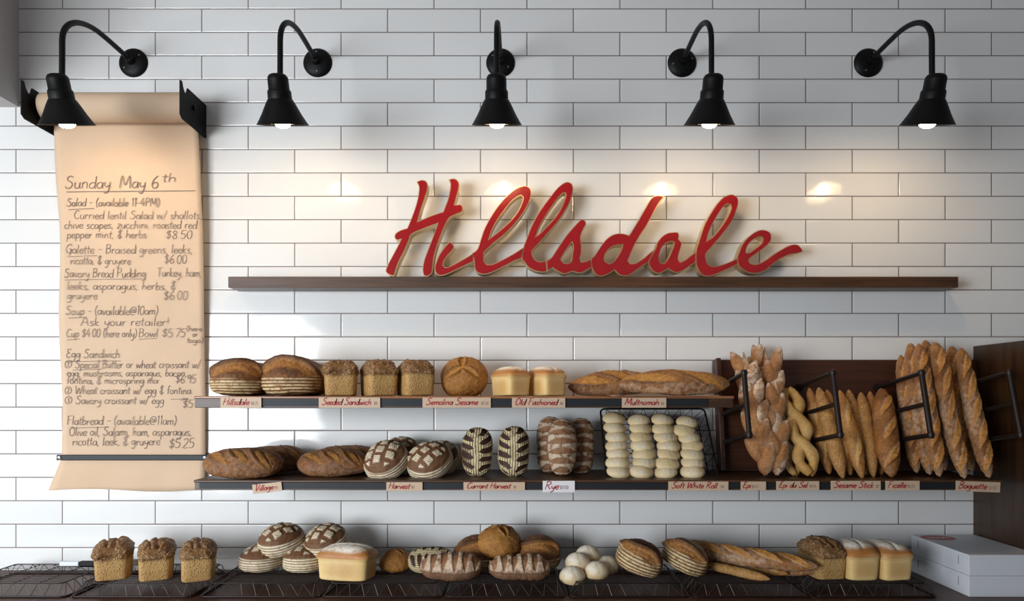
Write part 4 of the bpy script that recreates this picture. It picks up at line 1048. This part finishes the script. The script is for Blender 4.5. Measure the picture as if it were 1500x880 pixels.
stand('salted_twist_loaf', SEL[0], .38, (1153, 568), (1188, 702), .15, .33, 'yellow open looped twist loaf in front, beside the wheat-stalk loaves', g)
g = 'slim bread sticks in the rack'
stand('bread_stick', STK[0], .36, (1186, 570), (1216, 695), .13, .27, 'plain bread stick at the back left of the second divider', g)
stand('bread_stick', STK[0], .36, (1212, 573), (1247, 697), .14, .29, 'plain golden bread stick just right of the seeded front stick', g)
stand('bread_stick', STK[1], .36, (1200, 569), (1236, 701), .16, .33, 'sesame-covered bread stick in front, behind the second pipe divider', g)
stand('bread_stick', STK[1], .36, (1244, 572), (1271, 695), .13, .27, 'bread stick behind the golden one right of the second divider', g)
stand('bread_stick', STK[0], .36, (1231, 574), (1264, 702), .16, .33, 'golden bread stick in front, right of the second pipe divider', g)
stand('bread_stick', STK[0], .36, (1275, 575), (1292, 696), .12, .25, 'bread stick at the back, left behind the fat short loaf', g)
stand('bread_stick', STK[1], .36, (1262, 576), (1281, 699), .14, .30, 'brown slim bread stick just left of the fat short loaf', g)
stand('ficelle', FIC, .36, (1289, 571), (1305, 702), .15, .33, 'short fat golden loaf standing left of the third pipe divider', None)
g = 'tall baguettes in the rack'
stand('baguette', BAG[1], .60, (1355, 500), (1384, 690), .06, .22, 'tall baguette at the back with the highest dark tip', g)
stand('baguette', BAG[1], .60, (1394, 509), (1424, 692), .06, .24, 'dark-tipped baguette at the back, between the two right front ones', g)
stand('baguette', BAG[0], .60, (1320, 521), (1344, 694), .08, .26, 'leftmost baguette of the tall group, slim, at the back', g)
stand('baguette', BAG[1], .60, (1333, 505), (1362, 697), .09, .28, 'baguette behind the third divider, second from the left of its group', g)
stand('baguette', BAG[0], .60, (1346, 505), (1377, 700), .14, .35, 'floury tall baguette in front, bottom just right of the third divider', g)
stand('baguette', BAG[1], .60, (1370, 504), (1413, 703), .145, .36, 'tall front baguette in the middle of the three front ones', g)
stand('baguette', BAG[0], .60, (1408, 511), (1450, 702), .145, .36, 'rightmost tall baguette, heavily floured, beside the end panel', g)

# counter -----------------------------------------------------------
g = 'seeded pan loaves on the counter'
lay('pan_loaf', SEED[0], 168, .285, ZR, -66, 'leftmost seeded pan loaf on the counter racks', 'bread', g)
lay('pan_loaf', SEED[1], 230, .29, ZR, -66, 'middle seeded pan loaf of three at left on the counter', 'bread', g)
lay('pan_loaf', SEED[2], 291, .30, ZR, -66, 'right of three seeded pan loaves at left on the counter, deeply split', 'bread', g)
g = 'pile of cross-cut round loaves on the counter'
lay('harvest_loaf', HARV[0], 383, .20, ZR, 20, 'dark cross-cut round loaf at the bottom left of the counter pile', 'bread', g, .95)
lay('harvest_loaf', HARV[1], 447, .215, ZR, 40, 'pale cross-cut round loaf at the bottom right of the pile, in front', 'bread', g, .93)
lay('harvest_loaf', HARV[0], 508, .13, ZR, 0, 'pale round loaf at the wall, mostly behind the big pale pan loaf', 'bread', g, .9)
centred('harvest_loaf', HARV[1], 411, 788, .19, (1, 0, .14), (-.16, -.30, .93), 'cross-cut floured loaf on top of the pile, left one', 'bread', g, .98)
centred('harvest_loaf', HARV[0], 476, 789, .19, (1, 0, .16), (-.18, -.34, .92), 'cross-cut floured loaf on top of the pile, right one', 'bread', g, .98)
lay('pan_loaf', OLDB, 509, .315, ZR, -12, 'big pale pan loaf with floured top, on the counter', 'bread')
lay('semolina_loaf', SEM2, 580, .21, ZR, 30, 'small golden round loaf right of the big pale pan loaf on the counter', 'bread', None, .72)
lay('currant_loaf', CUR[0], 633, .22, ZR, -8, 'leaf-striped dark loaf lying behind the left banded loaf on the counter', 'bread', None, .95, roll=25)
g = 'brown banded loaves lying on the counter'
lay('rye_loaf', RYE[0], 661, .325, ZR, -2, 'brown banded loaf lying in front on the counter, left of two', 'bread', g, 1.04, roll=20)
lay('rye_loaf', RYE[1], 760.5, .325, ZR, 2, 'brown banded loaf lying in front on the counter, right of two', 'bread', g, 1.0, roll=20)
g = 'ringed brown loaves in the middle of the counter'
lay('country_loaf', HILL[0], 698, .18, ZR, 8, 'ringed dark brown loaf behind the left banded loaf, under the golden round one', 'bread', g, .92)
lay('country_loaf', HILL[0], 787, .18, ZR, -6, 'ringed dark brown loaf behind the right banded loaf on the counter', 'bread', g, .92)
centred('semolina_loaf', SEM2, 730.5, 790, .20, (1, .2, 0), (0, -.15, 1), 'golden round sesame loaf at the top of the middle counter pile', 'bread', None, .98)
g = 'white rolls piled on the counter'
for px, py, d, lab in ((861, 810, .20, 'pale roll at the very top of the small counter pile'), (846, 821, .27, 'pale roll of the counter pile, upper left below the top one'), (838, 841, .32, 'pale roll of the counter pile, lowest at the front left'),
                       (873, 834, .29, 'pale roll of the counter pile, front right of the lowest one'), (889, 826, .21, 'pale roll of the counter pile, at the back right')):
    centred('white_roll', ROLLC, px, py, d, (1, .3, 0), (.05, -.25, .97), lab, 'bread roll', g, 1.05)
g = 'striped loaves lying right of the small rolls'
settle(centred('country_loaf', STR[0], 943, 829, .29, (.80, -.55, -.35), (.50, -.22, .84), 'pale-striped brown loaf next to the small white rolls on the counter', 'bread', g, 1.0), ZR)
settle(centred('country_loaf', STR[1], 1009, 825, .27, (.80, -.55, -.35), (.50, -.22, .84), 'pale-striped brown loaf whose end touches the long counter baguettes', 'bread', g, .95), ZR)
g = 'baguettes lying on the counter'
def lie(nm, me, L, a, b, da, db, lab, face=(0, -.6, .8)):
    spanning(nm, me, L, P(*a, da), P(*b, db), lab, 'bread', g, face, .05)
lie('baguette', BAG[1], .60, (1000, 814), (1196, 837), .12, .33, 'long baguette beneath the top one on the counter, mostly hidden')
lie('baguette', BAG[0], .60, (972, 796), (1202, 831), .08, .40, 'long floured baguette lying across the top at right of the counter')
lie('bread_stick', STK[0], .36, (1050, 818), (1157, 839), .15, .34, 'slim golden loaf under the long baguette, tip at right')
lie('bread_stick', STK[1], .36, (1035, 824), (1130, 846), .22, .40, 'slim golden loaf lying in front of the other counter baguettes')
lay('pan_loaf', SEED[1], 1203, .265, ZR, -86, 'dark seeded pan loaf on the counter, behind the baguette ends', 'bread', None, 1.02)
g = 'pale pan loaves at right of the counter'
lay('pan_loaf', OLDR[0], 1248, .275, ZR, -86, 'floured pale pan loaf at right, beside the dark seeded loaf', 'bread', g)
lay('pan_loaf', OLDR[1], 1296, .275, ZR, -86, 'rightmost floured pale pan loaf, beside the white boxes', 'bread', g)
